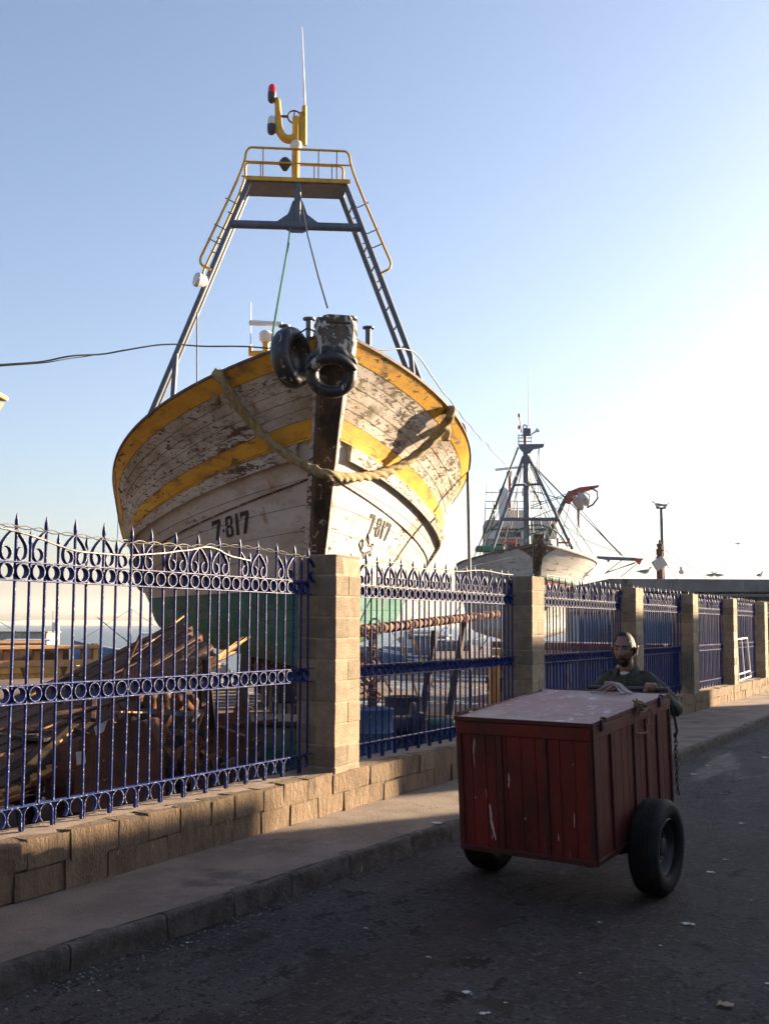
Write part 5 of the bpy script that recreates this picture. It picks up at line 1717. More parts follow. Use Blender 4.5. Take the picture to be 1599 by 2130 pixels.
# ---- winch and rusty pipe behind the second panel
wn0 = at(800, 1480, 14.0)
wch = thing('winch', 'black greasy winch with a round drum behind the second fence panel', 'winch', Vector((wn0.x, wn0.y, YZ)), (0, 0, R(35)))
part('drum', MB().lathe([(0, -.42), (.34, -.42), (.34, -.36), (.16, -.34), (.16, .34), (.34, .36), (.34, .42), (0, .42)], (0, 0, .55), axis=(1, 0, 0), n=28), M['black_metal'], wch, True)
for s in (-1, 1):
    part('side_frame', MB().prism([(-.5, 0), (.5, 0), (.15, .75), (-.15, .75)], (s * .5, 0, 0), (0, 1, 0), (0, 0, 1), .06), M['black_metal'], wch)
part('motor', MB().lathe([(.0, 0), (.17, .01), (.18, .3), (.10, .36), (0, .36)], (.6, .1, .5), axis=(1, 0, 0), n=18), M['hull_green'], wch, True)
part('base', MB().box((0, 0, .05), (1.3, 1.1, .10), ch=.01), M['rust'], wch)
pa, pb = at(738, 1313, 13.6), at(1034, 1277, 20.5)
pipe = thing('rusty_pole', 'long rusty banded pole carried level behind the second fence panel', 'pole', pa)
part('shaft', MB().tube([(0, 0, 0), pb - pa], .055, 10), M['rust'], pipe, True)
for k_ in range(34):
    c_ = (pb - pa) * ((k_ + .5) / 34)
    d_ = (pb - pa).normalized()
    part('band', MB().lathe([(.058, -.05), (.078, -.03), (.078, .03), (.058, .05)], c_, axis=d_, n=12), M['rust_bright'] if k_ % 2 else M['rust'], pipe, True)
for k_, (x0, y0, x1, y1, d0) in enumerate(((776, 1316, 772, 1500, 14.4), (905, 1320, 868, 1525, 16.8), (966, 1300, 925, 1520, 18.3))):
    a_ = at(x0, y0 - 8, d0)
    b_ = at(x1, y1, d0)
    b_ = Vector((b_.x, b_.y, YZ))
    tag(MB().beam(a_, b_, .11, .09, ch=.01).build('timber_prop', M['dark_timber']), ['dark upright timber prop below the rusty pole, nearest the pillar', 'dark leaning timber prop below the middle of the rusty pole', 'dark leaning timber prop below the far end of the rusty pole'][k_], 'prop', 'props under the rusty pole')
for k_, (x0, y0, x1, y1) in enumerate(((845, 1290, 900, 1430), (830, 1325, 868, 1450), (790, 1400, 815, 1440))):
    a_, b_ = at(x0, y0, 19), at(x1, y1, 19)
    tag(MB().beam(a_, b_, .035).build('stick', M['pale_wood']), ['longest pale stick leaning beyond the rusty pole', 'second pale stick leaning beyond the rusty pole', 'short pale stick leaning near the winch'][k_], 'stick')
hb_ = at(765, 1390, 13.8)
bdl = thing('net_bundle', 'bundle of brown netting hung from the rusty pole beside the pillar', 'net', hb_)
random.seed(5)
for k_ in range(30):
    c_ = Vector((random.gauss(0, .10), random.gauss(0, .10), random.gauss(0, .22)))
    r_ = random.uniform(.05, .14)
    ax_ = Vector((random.gauss(0, 1), random.gauss(0, 1), random.gauss(0, 1))).normalized()
    x_ = ax_.orthogonal().normalized()
    y2 = ax_.cross(x_)
    part('net_coil', MB().tube([c_ + (x_ * math.cos(q) + y2 * math.sin(q)) * r_ for q in [2 * math.pi * i / 12 for i in range(12)]], .014, 5, closed=True), M['cord'] if k_ % 3 else M['rust_bright'], bdl, True)
for k_, x in enumerate((1022, 1033)):
    a_ = at(x, 1395, 24)
    tag(MB().beam(Vector((a_.x, a_.y, YZ)), Vector((a_.x, a_.y, 1.0)), .10, .10, ch=.01).build('yellow_post', M['ochre']), ['left of two short ochre posts beside the second pillar', 'right of two short ochre posts beside the second pillar'][k_], 'post', 'two short ochre posts')
# long rusty pipe lying on the ground
a_, b_ = at(735, 1530, 15), at(960, 1512, 16.5)
a_.z = b_.z = YZ + .07
tag(MB().tube([a_, b_], .07, 12).build('ground_pipe', M['rust'], None, True), 'rusty pipe lying on the ground behind the second fence panel', 'pipe')
random.seed(71)
for k_, (x, y_, dd, lab) in enumerate(((772, 1450, 13.2, 'dark oil barrel standing beside the nearest pillar behind the second panel'), (838, 1470, 15.5, 'dented dark barrel behind the winch'))):
    q = at(x, y_, dd)
    br = thing('oil_barrel', lab, 'barrel', Vector((q.x, q.y, YZ)), (0, 0, k_))
    part('shell', MB().lathe([(0, 0), (.28, 0), (.29, .02), (.28, .05), (.28, .28), (.295, .30), (.28, .32), (.28, .56), (.295, .58), (.28, .60), (.28, .84), (.29, .87), (.27, .87), (.26, .84), (0, .84)], n=24), M['black_metal'] if k_ else M['blue_hull'], br, True)
    part('bung', MB().lathe([(.03, .84), (.03, .86), (0, .865)], (.15, 0, 0), n=8), M['rust'], br)
q = at(900, 1475, 17.5)
coil = thing('rope_coil', 'coil of old rope on the wet ground behind the second panel', 'rope', Vector((q.x, q.y, YZ)))
for k_ in range(7):
    r_ = .36 - .02 * (k_ % 3)
    part('turn', MB().tube([Vector((r_ * math.cos(a_), r_ * math.sin(a_), .04 + k_ * .055)) for a_ in [2 * math.pi * i / 24 for i in range(24)]], .032, 7, closed=True), M['hemp'], coil, True)
# timber pile behind the third panel
tp0 = at(1215, 1345, 26)
tp = thing('timber_pile', 'pile of brown sawn timber behind the third fence panel', 'timber', Vector((tp0.x, tp0.y, YZ)), (0, 0, R(70)))
for r_ in range(8):
    for c_ in range(6):
        part('timber', MB().box((c_ * .26 - .7 + random.uniform(-.02, .02), random.uniform(-.2, .2), .1 + r_ * .19), (.24, 5.0, .17), ch=.01), M['wreck'] if (r_ + c_) % 3 else M['timber'], tp)
gp = at(1290, 1330, 30)
hut = thing('grey_hut', 'dark grey metal hut seen through the third fence panel', 'hut', Vector((gp.x, gp.y, YZ)), (0, 0, R(25)))
part('wall', MB().box((0, 0, 1.15), (2.6, 2.2, 2.3), ch=.02), M['blue_hull'], hut)
part('roof', MB().box((0, 0, 2.36), (2.9, 2.5, .12), ch=.02), M['old_wall'], hut)
part('door', MB().box((-.4, -1.12, .95), (.8, .05, 1.8), ch=.01), M['grey_steel'], hut)
# blue sheets wired to the fence, the second with a cluster of small holes
for i, (z0, z1) in ((2, (Z_LOW, Z_M0)), (3, (Z_LOW, Z_M0))):
    Lp = (PIL[i + 2][0] - PIL[i + 1][1]) - .03
    nc, nr = 90, 26
    mb = MB()
    holes = {(nc - 30, 18), (nc - 30, 15), (nc - 27, 16), (nc - 24, 18), (nc - 24, 15), (nc - 24, 12), (nc - 24, 9)} if i == 3 else set()
    ids = {}
    def gi(c_, r_):
        if (c_, r_) not in ids:
            ids[(c_, r_)] = len(mb.v)
            mb.v.append((-.035 + .006 * noise.noise(Vector((c_ * .2, r_ * .2, i))), Lp * c_ / nc, z0 + (z1 - z0) * r_ / nr))
        return ids[(c_, r_)]
    for c_ in range(nc):
        for r_ in range(nr):
            if (c_, r_) not in holes:
                mb.f.append((gi(c_, r_), gi(c_ + 1, r_), gi(c_ + 1, r_ + 1), gi(c_, r_ + 1)))
    part('backing_sheet', mb, M['blue_sheet'], FP[i], True)
# white metal frame leaning on the sixth panel
fr = thing('leaning_gate', 'white tubular metal gate frame leaning on the fence near the right edge', 'gate', (FX + .10, 25.8, WALL_TOP))
def fo(px_, py_):
    return on_plane(px_, py_, Vector((FX + .08, 0, 0)), Vector((1, 0, 0))) - Vector((FX + .10, 25.8, WALL_TOP))
c4 = [fo(1531, 1330), fo(1552, 1327), fo(1560, 1407), fo(1535, 1416)]
for a_, b_ in ((0, 1), (1, 2), (2, 3), (3, 0)):
    part('tube', MB().tube([c4[a_], c4[b_]], .022, 8), M['white_paint'], fr, True)
part('tube', MB().tube([c4[0].lerp(c4[1], .45), c4[3].lerp(c4[2], .5)], .018, 8), M['white_paint'], fr, True)
part('tube', MB().tube([c4[0].lerp(c4[3], .85), c4[1].lerp(c4[2], .85)], .018, 8), M['white_paint'], fr, True)

# ---- ochre boat being broken up, far left
y0_ = at(157, 1430, 40)
bz = 24.0
ob = thing('ochre_boat', 'half dismantled ochre wooden boat with open frames at the left edge', 'boat', Vector((y0_.x, y0_.y, -1.16)), (0, 0, YAW + R(40)))
ob.scale = (1.62, 1.62, 1.62)
def oq(x, y_, z):
    return Vector((x, y_, z))
Lb = 9.0
for k_, (z0, z1, m_) in enumerate(((-.62, -.2, 'ochre'), (-.2, .12, 'ochre'), (.12, .40, 'ochre'), (.40, .62, 'ochre'), (.62, .78, 'ochre'), (.78, .93, 'pale_wood'))):
    part('plank', MB().prism([(-Lb, z0 + .004), (.0 + .1 * k_, z0 + .004), (.02 + .1 * k_, z1 - .004), (-Lb, z1 - .004)], (0, -.03 * k_, 0), (1, 0, 0), (0, 0, 1), .05), M[m_], ob)
for k_ in range(9):
    x = .30 - k_ * .62 - random.uniform(0, .15)
    part('frame', MB().box((x, .06, 1.03), (random.uniform(.10, .2), .12, .32), ch=.01), M['pale_wood'], ob)
part('inner_planking', MB().box((-Lb / 2 + .2, 2.4, .5), (Lb, .08, 1.5)), M['wreck'], ob)
part('rail', MB().box((-Lb / 2 + .30, .0, 1.22), (Lb + .45, .42, .09), ch=.015), M['pale_wood'], ob)
part('rail', MB().box((-Lb / 2 + .1, 2.3, 1.30), (Lb, .3, .08), ch=.015), M['pale_wood'], ob)
part('sternpost', MB().box((.48, .04, .55), (.13, .16, 1.5), ch=.01), M['ochre'], ob)
for k_, x in enumerate((-.35, -1.3, -2.0, -2.55)):
    part('chain_plate', MB().prism([(-.10, .1), (.10, .1), (.0, -.12)], (x, -.14, .66), (1, 0, 0), (0, 0, 1), .02).tube([(x, -.15, .6), (x + .02, -.15, .35)], .015, 6), M['rust'], ob)
part('hatch', MB().box((-1.0, 1.2, 1.0), (2.2, 1.2, .5), ch=.03), M['wreck'], ob)

# corner of another hull at the far left, high up
ch_ = at(-84, 778, 20)
oh = thing('boat_stern', 'beige corner of another hull poking in at the left edge', 'boat', ch_, (0, 0, YAW))
part('quarter', MB().prism([(0, 0), (-.35, -.62), (-1.2, -2.2), (-1.8, -3.2), (-4.5, -3.4), (-4.5, .12), (-2, .06)], (0, 1.2, -.06), (1, 0, 0), (0, 0, 1), 2.4), M['timber'], oh)
part('cap_rail', MB().box((-2.2, 1.2, .06), (4.5, 2.6, .10), ch=.02), M['pale_wood'], oh)
part('cradle', MB().box((-3.4, 1.2, -6.0), (1.4, 2.0, 5.2), ch=.05), M['dark_timber'], oh)

# ---- second trawler, bow on, farther along the yard
B2D = 48.0
B2Z = YAW - R(2.5)
b2p = at(1120, 1300, B2D)
B2 = thing('second_trawler', 'grey white wooden trawler with tall blue grey tripod mast, farther back', 'boat', Vector((b2p.x, b2p.y, -.05)), (0, 0, B2Z))
B2O = Vector((b2p.x, b2p.y, -.05))
B2F = Vector((-math.sin(B2Z), math.cos(B2Z), 0))
B2R = Vector((math.cos(B2Z), math.sin(B2Z), 0))
def l2(px_, py_, a):
    p = on_plane(px_, py_, B2O + B2F * a, B2F)
    return Vector(((p - B2O).dot(B2R), a, p.z + .05))
class Hull2(Hull):
    def level(s, k, tt):
        p = Hull.level(s, k, tt)
        z = p.z
        if k == 0:
            z = 5.65 - .23 * (1 - math.exp(-p.y / 3.0)) * 3.0
        if k == 1:
            z = 4.2 - .20 * (1 - math.exp(-p.y / 3.0)) * 3.0
        return Vector((p.x * 1.0, p.y, z * .98))
H2 = Hull2()
for side in (-1, 1):
    ed = [0, .22, .44, .66, .88]
    for a_, b_ in zip(ed, ed[1:]):
        plank(a_, b_, side, M['grey_white'], B2, hull=H2, nt=24, rec=.02, gap=.005)
    plank(.88, .94, side, M['green_paint'], B2, hull=H2, nt=24, proud=.05, nm='moulding')
    plank(.94, 1.10, side, M['red_paint'], B2, hull=H2, nt=24, proud=.02, nm='rubbing_strake')
    ed = [1.10 + .18 * q for q in range(6)] + [2.3, 2.65, 3.0, 3.5, 4.0]
    for a_, b_ in zip(ed, ed[1:]):
        plank(a_, b_, side, M['grey_white'], B2, hull=H2, nt=24, rec=.025, gap=.008)
    part('cap_rail', MB().ribbon([H2.pt(0, tt, side) + Vector((-side * .05, 0, .02)) for tt in TT[::2]], (1, 0, 0), .22, .07), M['cap_wood'], B2, True)
    # dark tarred patch each side of the stem head
    rows = [[H2.pt(.02 + (.36 - .36 * i / 6) * j / 4, .012 + .10 * i / 6, side) + H2.nrm(.1, .05, side) * .035 for j in range(5)] for i in range(7)]
    part('bow_patch', MB().grid(rows), M['stem_wood'], B2)
part('transom', MB().grid([[H2.pt(v * .2, 1.0, -1), H2.pt(v * .2, 1.0, 1)] for v in range(21)]), M['grey_white'], B2)
part('deck', MB().grid([[H2.pt(.3, tt, -1), H2.pt(.3, tt, 1)] for tt in TT[4::4]]), M['cap_wood'], B2)
st2 = []
for a, h in [(-.22, 6.0), (.2, 5.2), (.86, 4.5), (1.5, 3.4), (2.2, 2.4), (3.05, .9)]:
    st2.append([Vector((-.22, a + .4, h)), Vector((-.22, a - .16, h)), Vector((.22, a - .16, h)), Vector((.22, a + .4, h))])
sb = MB().grid(st2)
sb.f.append((0, 1, 2, 3))
part('stem_post', sb, M['stem_wood'], B2)
for a_ in (3.8, 6.5, 9.5, 12.5):
    part('keel_block', MB().box((0, a_, .42), (1.6, .4, 1.0), ch=.02), M['dark_timber'], B2)
GS = M['grey_steel']
def tub2(name, pts, a, r_, m, parent=None, n=8):
    P = [l2(x, y_, a if not isinstance(a, (list, tuple)) else a[i]) for i, (x, y_) in enumerate(pts)]
    return part(name, MB().tube(P, r_, n), m, parent or B2, True)
m2 = tub2('mast', [(1096, 1150), (1093, 925)], 6.0, [.19, .15], GS)
tub2('mast_leg', [(1088, 950), (1021, 1150)], [6.0, 5.2], .085, GS, m2)
tub2('mast_leg', [(1096, 945), (1190, 1142)], [6.0, 5.2], .085, GS, m2)
tub2('mast_leg', [(1094, 940), (1120, 1010)], [6.0, 9.5], .05, GS, m2)
tub2('crossbar', [(1070, 1009), (1126, 1007)], 5.7, .06, GS, m2)
tub2('crossbar', [(1045, 1080), (1162, 1080)], 5.4, .09, GS, m2)
c_ = l2(1096, 928, 6)
part('crosstree', MB().prism([(-.45, .06), (-.40, -.08), (-.12, -.40), (.12, -.40), (.35, -.15), (.85, -.04), (.85, .08)], c_, (1, 0, 0), (0, 0, 1), .5), GS, m2)
for y_ in (918, 911, 905):
    tub2('guard_rail', [(1077, y_), (1106, y_)], 5.8, .025, GS, m2, 6)
    tub2('guard_rail', [(1077, y_), (1106, y_)], 6.3, .025, GS, m2, 6)
for x in (1078, 1085, 1105):
    tub2('stanchion', [(x, 926), (x, 904)], 5.8, .025, GS, m2, 6)
tub2('mast', [(1092, 926), (1091, 900)], 6.0, .09, M['red_paint'], m2)
part('light_box', MB().box(l2(1095, 899, 6), (.40, .3, .38), ch=.02), GS, m2)
part('horn', MB().lathe([(.04, 0), (.05, .25), (.12, .42), (.14, .45)], l2(1104, 904, 6), axis=(.8, 0, .55), n=12), M['white_paint'], m2, True)
q = l2(1091, 888, 5.9)
part('ring_lamp', MB().lathe([(.06, -.02), (.14, -.03), (.14, .03), (.06, .02)], q, axis=(0, 1, 0), n=18, closed=True), M['white_paint'], m2, True)
tub2('lamp_arm', [(1084, 900), (1082, 880), (1079, 866)], 6.0, .028, M['red_paint'], m2, 6)
part('lamp_lens', MB().ball(l2(1079, 864, 6), (.07, .07, .12), 10, 8), M['red_lens'], m2, True)
part('lamp_lens', MB().ball(l2(1079, 889, 6), (.07, .07, .12), 10, 8), M['red_lens'], m2, True)
tub2('whip_antenna', [(1098, 888), (1099, 768)], 6.0, [.025, .01], M['wire'], m2, 5)
# boom with power block
bm_ = tub2('boom', [(1135, 1125), (1172, 1045), (1186, 1022)], [7, 6.2, 6.0], [.13, .12, .12], GS)
part('boom_head', MB().prism([(0, 0), (.25, -.1), (.55, .35), (1.75, .80), (1.78, .90), (.75, .78), (.30, .60)], l2(1174, 1045, 6.0), (1, 0, 0), (0, 0, 1), .3), M['red_paint'], bm_)
blk = l2(1206, 1042, 5.8)
part('power_block', MB().lathe([(.16, -.22), (.46, -.20), (.30, -.08), (.24, 0), (.30, .08), (.46, .20), (.16, .22)], blk, axis=(.75, .3, .55), n=22), M['grey_white'], bm_, True)
tub2('hose', [(1228, 1015), (1241, 1022), (1243, 1036), (1232, 1050), (1220, 1056)], 5.8, .05, M['black_metal'], bm_, 8)
tub2('block_strop', [(1206, 1030), (1215, 1024), (1226, 1030), (1224, 1046)], 5.8, .06, M['grey_white'], bm_, 8)
tub2('net_end', [(1203, 1058), (1202, 1080), (1204, 1098)], 5.8, [.09, .06, .03], M['cord'], bm_, 6)
tub2('fall', [(1202, 1068), (1198, 1140)], 5.8, .018, M['wire'], bm_, 5)
# outrigger
og = part('outrigger', MB().prism([(0, .08), (2.05, .0), (2.15, -.18), (.7, -.12), (.62, -.26), (.52, -.12), (.05, -.05)], l2(1240, 1160, 6.5), (1, 0, 0), (0, 0, 1), .18), GS, B2)
part('outrigger_tip', MB().prism([(0, .05), (.5, .03), (.36, -.1), (.28, -.3), (.1, -.14)], l2(1318, 1163, 6.4), (1, 0, 0), (0, 0, 1), .22), M['red_paint'], og)
# rigging
for a0_, pts in ((6, [(1077, 930), (985, 1160)]), (6, [(1076, 930), (996, 1158)]), (7.5, [(1074, 985), (1000, 1140)]), (6, [(1120, 933), (1108, 1060)]), (6, [(1122, 933), (1119, 1040)]), (6, [(1098, 960), (1297, 1158)]), (6, [(1104, 962), (1292, 1156)]),
                 (6, [(1098, 965), (1210, 1150)]), (6.2, [(1180, 1030), (1100, 1058)]), (6.2, [(1182, 1026), (1104, 1052)]), (6.2, [(1160, 1056), (1100, 1080)]), (6, [(1100, 1000), (1160, 1130)]), (6, [(1100, 1005), (1180, 1140)]), (6, [(1102, 995), (1140, 1090)]),
                 (6.3, [(1297, 1162), (1258, 1192)]), (6.3, [(1325, 1168), (1260, 1192)]), (6.3, [(1325, 1172), (1290, 1200)]), (6.1, [(1184, 1050), (1166, 1120)]), (6.4, [(1320, 1172), (1262, 1190), (1258, 1194)]), (8, [(1060, 1050), (1012, 1120)]),
                 (6, [(1078, 932), (990, 1150)]), (6, [(1075, 940), (1004, 1120)]), (6.5, [(1092, 950), (1050, 1120)]), (6.5, [(1098, 970), (1132, 1120)]), (7, [(1100, 990), (1110, 1120)]), (5.8, [(1100, 955), (1232, 1150)]), (5.6, [(1105, 970), (1170, 1130)]), (7, [(1086, 960), (1062, 1100)]), (6, [(1190, 1040), (1290, 1155)]), (6.2, [(1100, 1020), (1176, 1040)]), (6, [(1126, 1007), (1180, 1120)]), (9, [(1035, 1040), (1010, 1140)])):
    tub2('rigging', pts, a0_, .022, M['wire'], None, 5)
# green hose arching over the fore deck
for pts in ([(1045, 1140), (1052, 1118), (1080, 1100), (1112, 1090), (1140, 1096), (1165, 1112), (1180, 1136)], [(1092, 1128), (1096, 1112), (1120, 1108), (1134, 1096), (1140, 1120), (1142, 1128)], [(1006, 1110), (1025, 1098), (1036, 1090)]):
    P = smooth_path([l2(x, y_, 4.6) for x, y_ in pts], 2)
    part('hose', MB().tube(P, .035, 6), M['green_rope'], B2, True)
# bollard frames on the rail
for (x, y_) in ((1060, 1128), (1171, 1128)):
    c_ = l2(x, y_, 2.6)
    f_ = part('fairlead', MB().box(c_ + Vector((-.28, 0, 0)), (.08, .1, .42), ch=.01).box(c_ + Vector((.28, 0, 0)), (.08, .1, .42), ch=.01).box(c_ + Vector((0, 0, -.02)), (.6, .08, .08), ch=.01), M['red_paint'], B2)
# wheelhouse with name board
wb = l2(1083, 1118, 9.0)
w2 = part('wheelhouse', MB().box((wb.x - .1, 10.6, wb.z - 1.2), (3.7, 3.0, 4.4), ch=.08), M['grey_white'], B2)
nb = l2(1085, 1112, 8.9)
part('name_board', MB().box((nb.x, 8.95, nb.z), (3.9, .10, .50), ch=.03), M['white_paint'], w2)
for k_ in range(4):
    part('window', MB().box((nb.x - 1.35 + k_ * .9, 9.06, nb.z - .85), (.68, .05, .72), ch=.02), M['glass_dark'], w2)
part('roof', MB().box((nb.x - .05, 10.4, nb.z + .36), (3.9, 3.4, .12), ch=.03), M['grey_white'], w2)
LET = {'M': [((0, 0), (0, 1)), ((0, 1), (.4, .35)), ((.4, .35), (.8, 1)), ((.8, 1), (.8, 0))], 'A': [((0, 0), (.32, 1)), ((.32, 1), (.64, 0)), ((.14, .38), (.5, .38))], 'R': [((0, 0), (0, 1)), ((0, 1), (.45, 1)), ((.45, 1), (.52, .75)), ((.52, .75), (.45, .5)), ((.45, .5), (0, .5)), ((.2, .5), (.56, 0))],
       'O': [((.1, 0), (0, .25)), ((0, .25), (0, .75)), ((0, .75), (.1, 1)), ((.1, 1), (.44, 1)), ((.44, 1), (.54, .75)), ((.54, .75), (.54, .25)), ((.54, .25), (.44, 0)), ((.44, 0), (.1, 0))], 'U': [((0, 1), (0, .2)), ((0, .2), (.12, 0)), ((.12, 0), (.42, 0)), ((.42, 0), (.54, .2)), ((.54, .2), (.54, 1))],
       'N': [((0, 0), (0, 1)), ((0, 1), (.54, 0)), ((.54, 0), (.54, 1))], 'E': [((0, 0), (0, 1)), ((0, 1), (.46, 1)), ((0, .52), (.4, .52)), ((0, 0), (.46, 0))]}
x = l2(1036, 1109, 8.9).x - nb.x
mb = MB()
for ch in 'MAROUANE':
    for (p_, q_) in LET[ch]:
        mb.beam((nb.x + x + p_[0] * .19, 8.892, nb.z - .15 + p_[1] * .31), (nb.x + x + q_[0] * .19, 8.892, nb.z - .15 + q_[1] * .31), .012, .05, up=(0, 0, 1) if p_[0] != q_[0] else (1, 0, 0))
    x += (.165 if ch != 'M' else .20)
part('name_lettering', mb, M['letter_black'], w2)
ur = part('upper_bridge', MB().box((nb.x - .3, 10.8, nb.z + .95), (1.4, 1.4, 1.1), ch=.05), M['grey_white'], w2)
for x in (-1.5, -.2, 1.1):
    part('stanchion', MB().tube([(nb.x + x, 9.3, nb.z + .4), (nb.x + x, 9.3, nb.z + 1.9)], .04, 6), GS, w2)
for zz in (1.5, 1.9, 2.4):
    part('guard_rail', MB().tube([(nb.x - 2.0, 9.3, nb.z + zz), (nb.x + 1.2, 9.3, nb.z + zz)], .03, 6), M['white_paint'], w2)
part('radar_mast', MB().tube([(nb.x - .5, 10.8, nb.z + 1.4), (nb.x - .5, 10.8, nb.z + 3.6)], .09, 8), M['red_paint'], w2, True)
part('radar_base', MB().lathe([(.12, 0), (.2, .1), (.2, .28), (.1, .34)], (nb.x - .5, 10.8, nb.z + 3.5), n=14), M['white_paint'], w2, True)
part('radar_scanner', MB().box((nb.x - .4, 10.7, nb.z + 3.98), (1.9, .14, .14), Matrix.Rotation(R(-6), 3, 'Y'), ch=.03), M['white_paint'], w2)
part('dome', MB().lathe([(.18, 0), (.2, .25), (.14, .45), (0, .5)], (nb.x + .35, 10.8, nb.z + 2.4), n=14), M['white_paint'], w2, True)
part('rescue_board', MB().prism([(-.2, -1.2), (.2, -1.2), (.28, 0), (.24, 1.0), (0, 1.2), (-.24, 1.0), (-.28, 0)], (nb.x - 1.0, 9.0, nb.z + 1.5), (1, 0, 0), (0, 0, 1), .1), M['white_paint'], w2)
tub2('whip_antenna', [(1005, 1130), (1012, 998)], 9, [.03, .012], M['wire'], w2, 5)
tub2('whip_antenna', [(1022, 1120), (1023, 1022)], 9, [.025, .01], M['wire'], w2, 5)
tub2('whip_antenna', [(1076, 1060), (1077, 955)], 9, [.02, .01], M['wire'], w2, 5)
part('pennant', MB().add([l2(1052, 1100, 8.6), l2(1060, 1102, 8.6), l2(1055, 1092, 8.7), l2(1056, 1100, 8.9)], [(0, 1, 2), (0, 2, 3), (1, 3, 2), (0, 3, 1)]), M['red_paint'], w2)
gd = l2(1018, 1142, 7)
part('green_awning', MB().box(gd, (1.5, 1.6, .25), ch=.05), M['green_paint'], B2)

# ---- small far craft : lofted hull, cabin, mast
def craft(name, label, px_, py_, dep_, L_, hd, hm, cm, group=None, mast_h=4.0, base=None):
    p = at(px_, py_, dep_)
    z = SEA if base is None else base
    t = thing(name, label, 'boat', (p.x, p.y, z), (0, 0, YAW + hd), group)
    W_ = L_ * .15
    rows = []
    for i in range(13):
        f = i / 12
        x = -L_ / 2 + L_ * f
        w_ = W_ * (1 - max(0, (f - .55) / .45) ** 2.2) * (1 - .25 * max(0, (.2 - f) / .2))
        sh_ = L_ * (.10 + .10 * max(0, f - .4) ** 1.5 * 2.2 + .03 * max(0, .3 - f))
        rows.append([Vector((x, -w_, sh_)), Vector((x, -w_ * .92, sh_ * .45)), Vector((x, -w_ * .55, -.05)), Vector((x, 0, -.4)), Vector((x, w_ * .55, -.05)), Vector((x, w_ * .92, sh_ * .45)), Vector((x, w_, sh_))])
    hb_ = MB().grid(rows)
    hb_.f.append(tuple(range(7)))
    part('hull', hb_, hm, t, True)
    part('deck', MB().grid([[r_[0] + Vector((0, .05, -.25)), r_[6] + Vector((0, -.05, -.25))] for r_ in rows]), M['cap_wood'], t)
    for s in (0, 6):
        part('rail', MB().tube([r_[s] for r_ in rows], .06, 6), M['white_paint'], t, True)
    cz_ = L_ * .10
    cb = part('cabin', MB().box((-L_ * .18, 0, cz_ + L_ * .07), (L_ * .26, W_ * 1.3, L_ * .16), ch=.05), cm, t)
    for k_ in range(3):
        part('window', MB().box((-L_ * .26 + k_ * L_ * .08, -W_ * .655, cz_ + L_ * .10), (L_ * .05, .05, L_ * .05), ch=.01), M['glass_dark'], cb)
    part('roof', MB().box((-L_ * .18, 0, cz_ + L_ * .16), (L_ * .30, W_ * 1.5, .10), ch=.02), M['white_paint'], cb)
    part('mast', MB().tube([(L_ * .05, 0, cz_), (L_ * .05, 0, cz_ + mast_h)], .07, 6), M['grey_steel'], t)
    part('boom', MB().tube([(L_ * .05, 0, cz_ + .8), (L_ * .32, 0, cz_ + mast_h * .8)], .05, 6), M['grey_steel'], t)
    part('stay', MB().tube([(L_ * .05, 0, cz_ + mast_h), (L_ * .48, 0, L_ * .18)], .02, 5), M['wire'], t)
    part('stay', MB().tube([(L_ * .05, 0, cz_ + mast_h), (-L_ * .45, 0, cz_)], .02, 5), M['wire'], t)
    return t
craft('distant_boat', 'blue and white fishing boat afloat left of the big hull', 285, 1318, 95, 11, R(200), M['blue_hull'], M['white_paint'], 'boats afloat in the harbour', 4)
craft('distant_boat', 'white fishing boat at the far left edge beyond the ochre boat', 5, 1330, 70, 10, R(190), M['white_paint'], M['white_paint'], 'boats afloat in the harbour', 3)
craft('distant_boat', 'dark blue boat afloat beyond the rusty pole', 850, 1322, 90, 11, R(170), M['blue_hull'], M['grey_steel'], 'boats afloat in the harbour', 6)
craft('distant_boat', 'grey boat with tall mast afloat beyond the second fence panel', 905, 1318, 120, 12, R(10), M['blue_hull'], M['grey_white'], 'boats afloat in the harbour', 8)
craft('distant_boat', 'dark hulled boat moored close to the second pillar', 985, 1330, 80, 10, R(15), M['black_metal'], M['grey_steel'], 'boats afloat in the harbour', 6)

# ---- jetty with beacon hut and boulders
j0, j1 = at(-60, 1322, 150), at(98, 1322, 150)
jt = thing('jetty', 'low stone jetty reaching into the sea at far left', 'jetty', Vector((j1.x, j1.y, SEA)), (0, 0, YAW))
Lj = (j1 - j0).length
part('jetty_wall', MB().box((-Lj / 2, 3, .9), (Lj, 6, 3.0), ch=.1), M['quay'], jt)
part('jetty_cap', MB().box((-Lj / 2, 3, 2.48), (Lj + .4, 6.4, .2), ch=.05), M['mortar'], jt)
hb0 = at(83, 1312, 150)
bc = thing('beacon_hut', 'small white beacon hut at the end of the jetty', 'hut', Vector((hb0.x, hb0.y + 3, SEA + 2.58)), (0, 0, YAW))
part('wall', MB().box((0, 0, .65), (.85, .85, 1.3), ch=.03), M['white_paint'], bc)
part('lantern', MB().lathe([(.16, 1.3), (.16, 1.65), (.2, 1.68), (0, 1.85)], n=12), M['white_paint'], bc, True)
part('mast', MB().tube([(-.45, 0, 0), (-.45, 0, 3.0)], .05, 6), M['black_metal'], bc)
M['boulder'] = pmat('dark_boulder', (.07, .06, .055), (.13, .115, .10), .8, rough=.9, bump=.8, bscale=3, bdist=.1)
bl = thing('boulder_heap', 'heap of dark boulders in front of the stone jetty', 'rocks', Vector((at(60, 1330, 140).x, at(60, 1330, 140).y, SEA)))
bo = Vector((at(60, 1330, 140).x, at(60, 1330, 140).y, SEA))
random.seed(9)
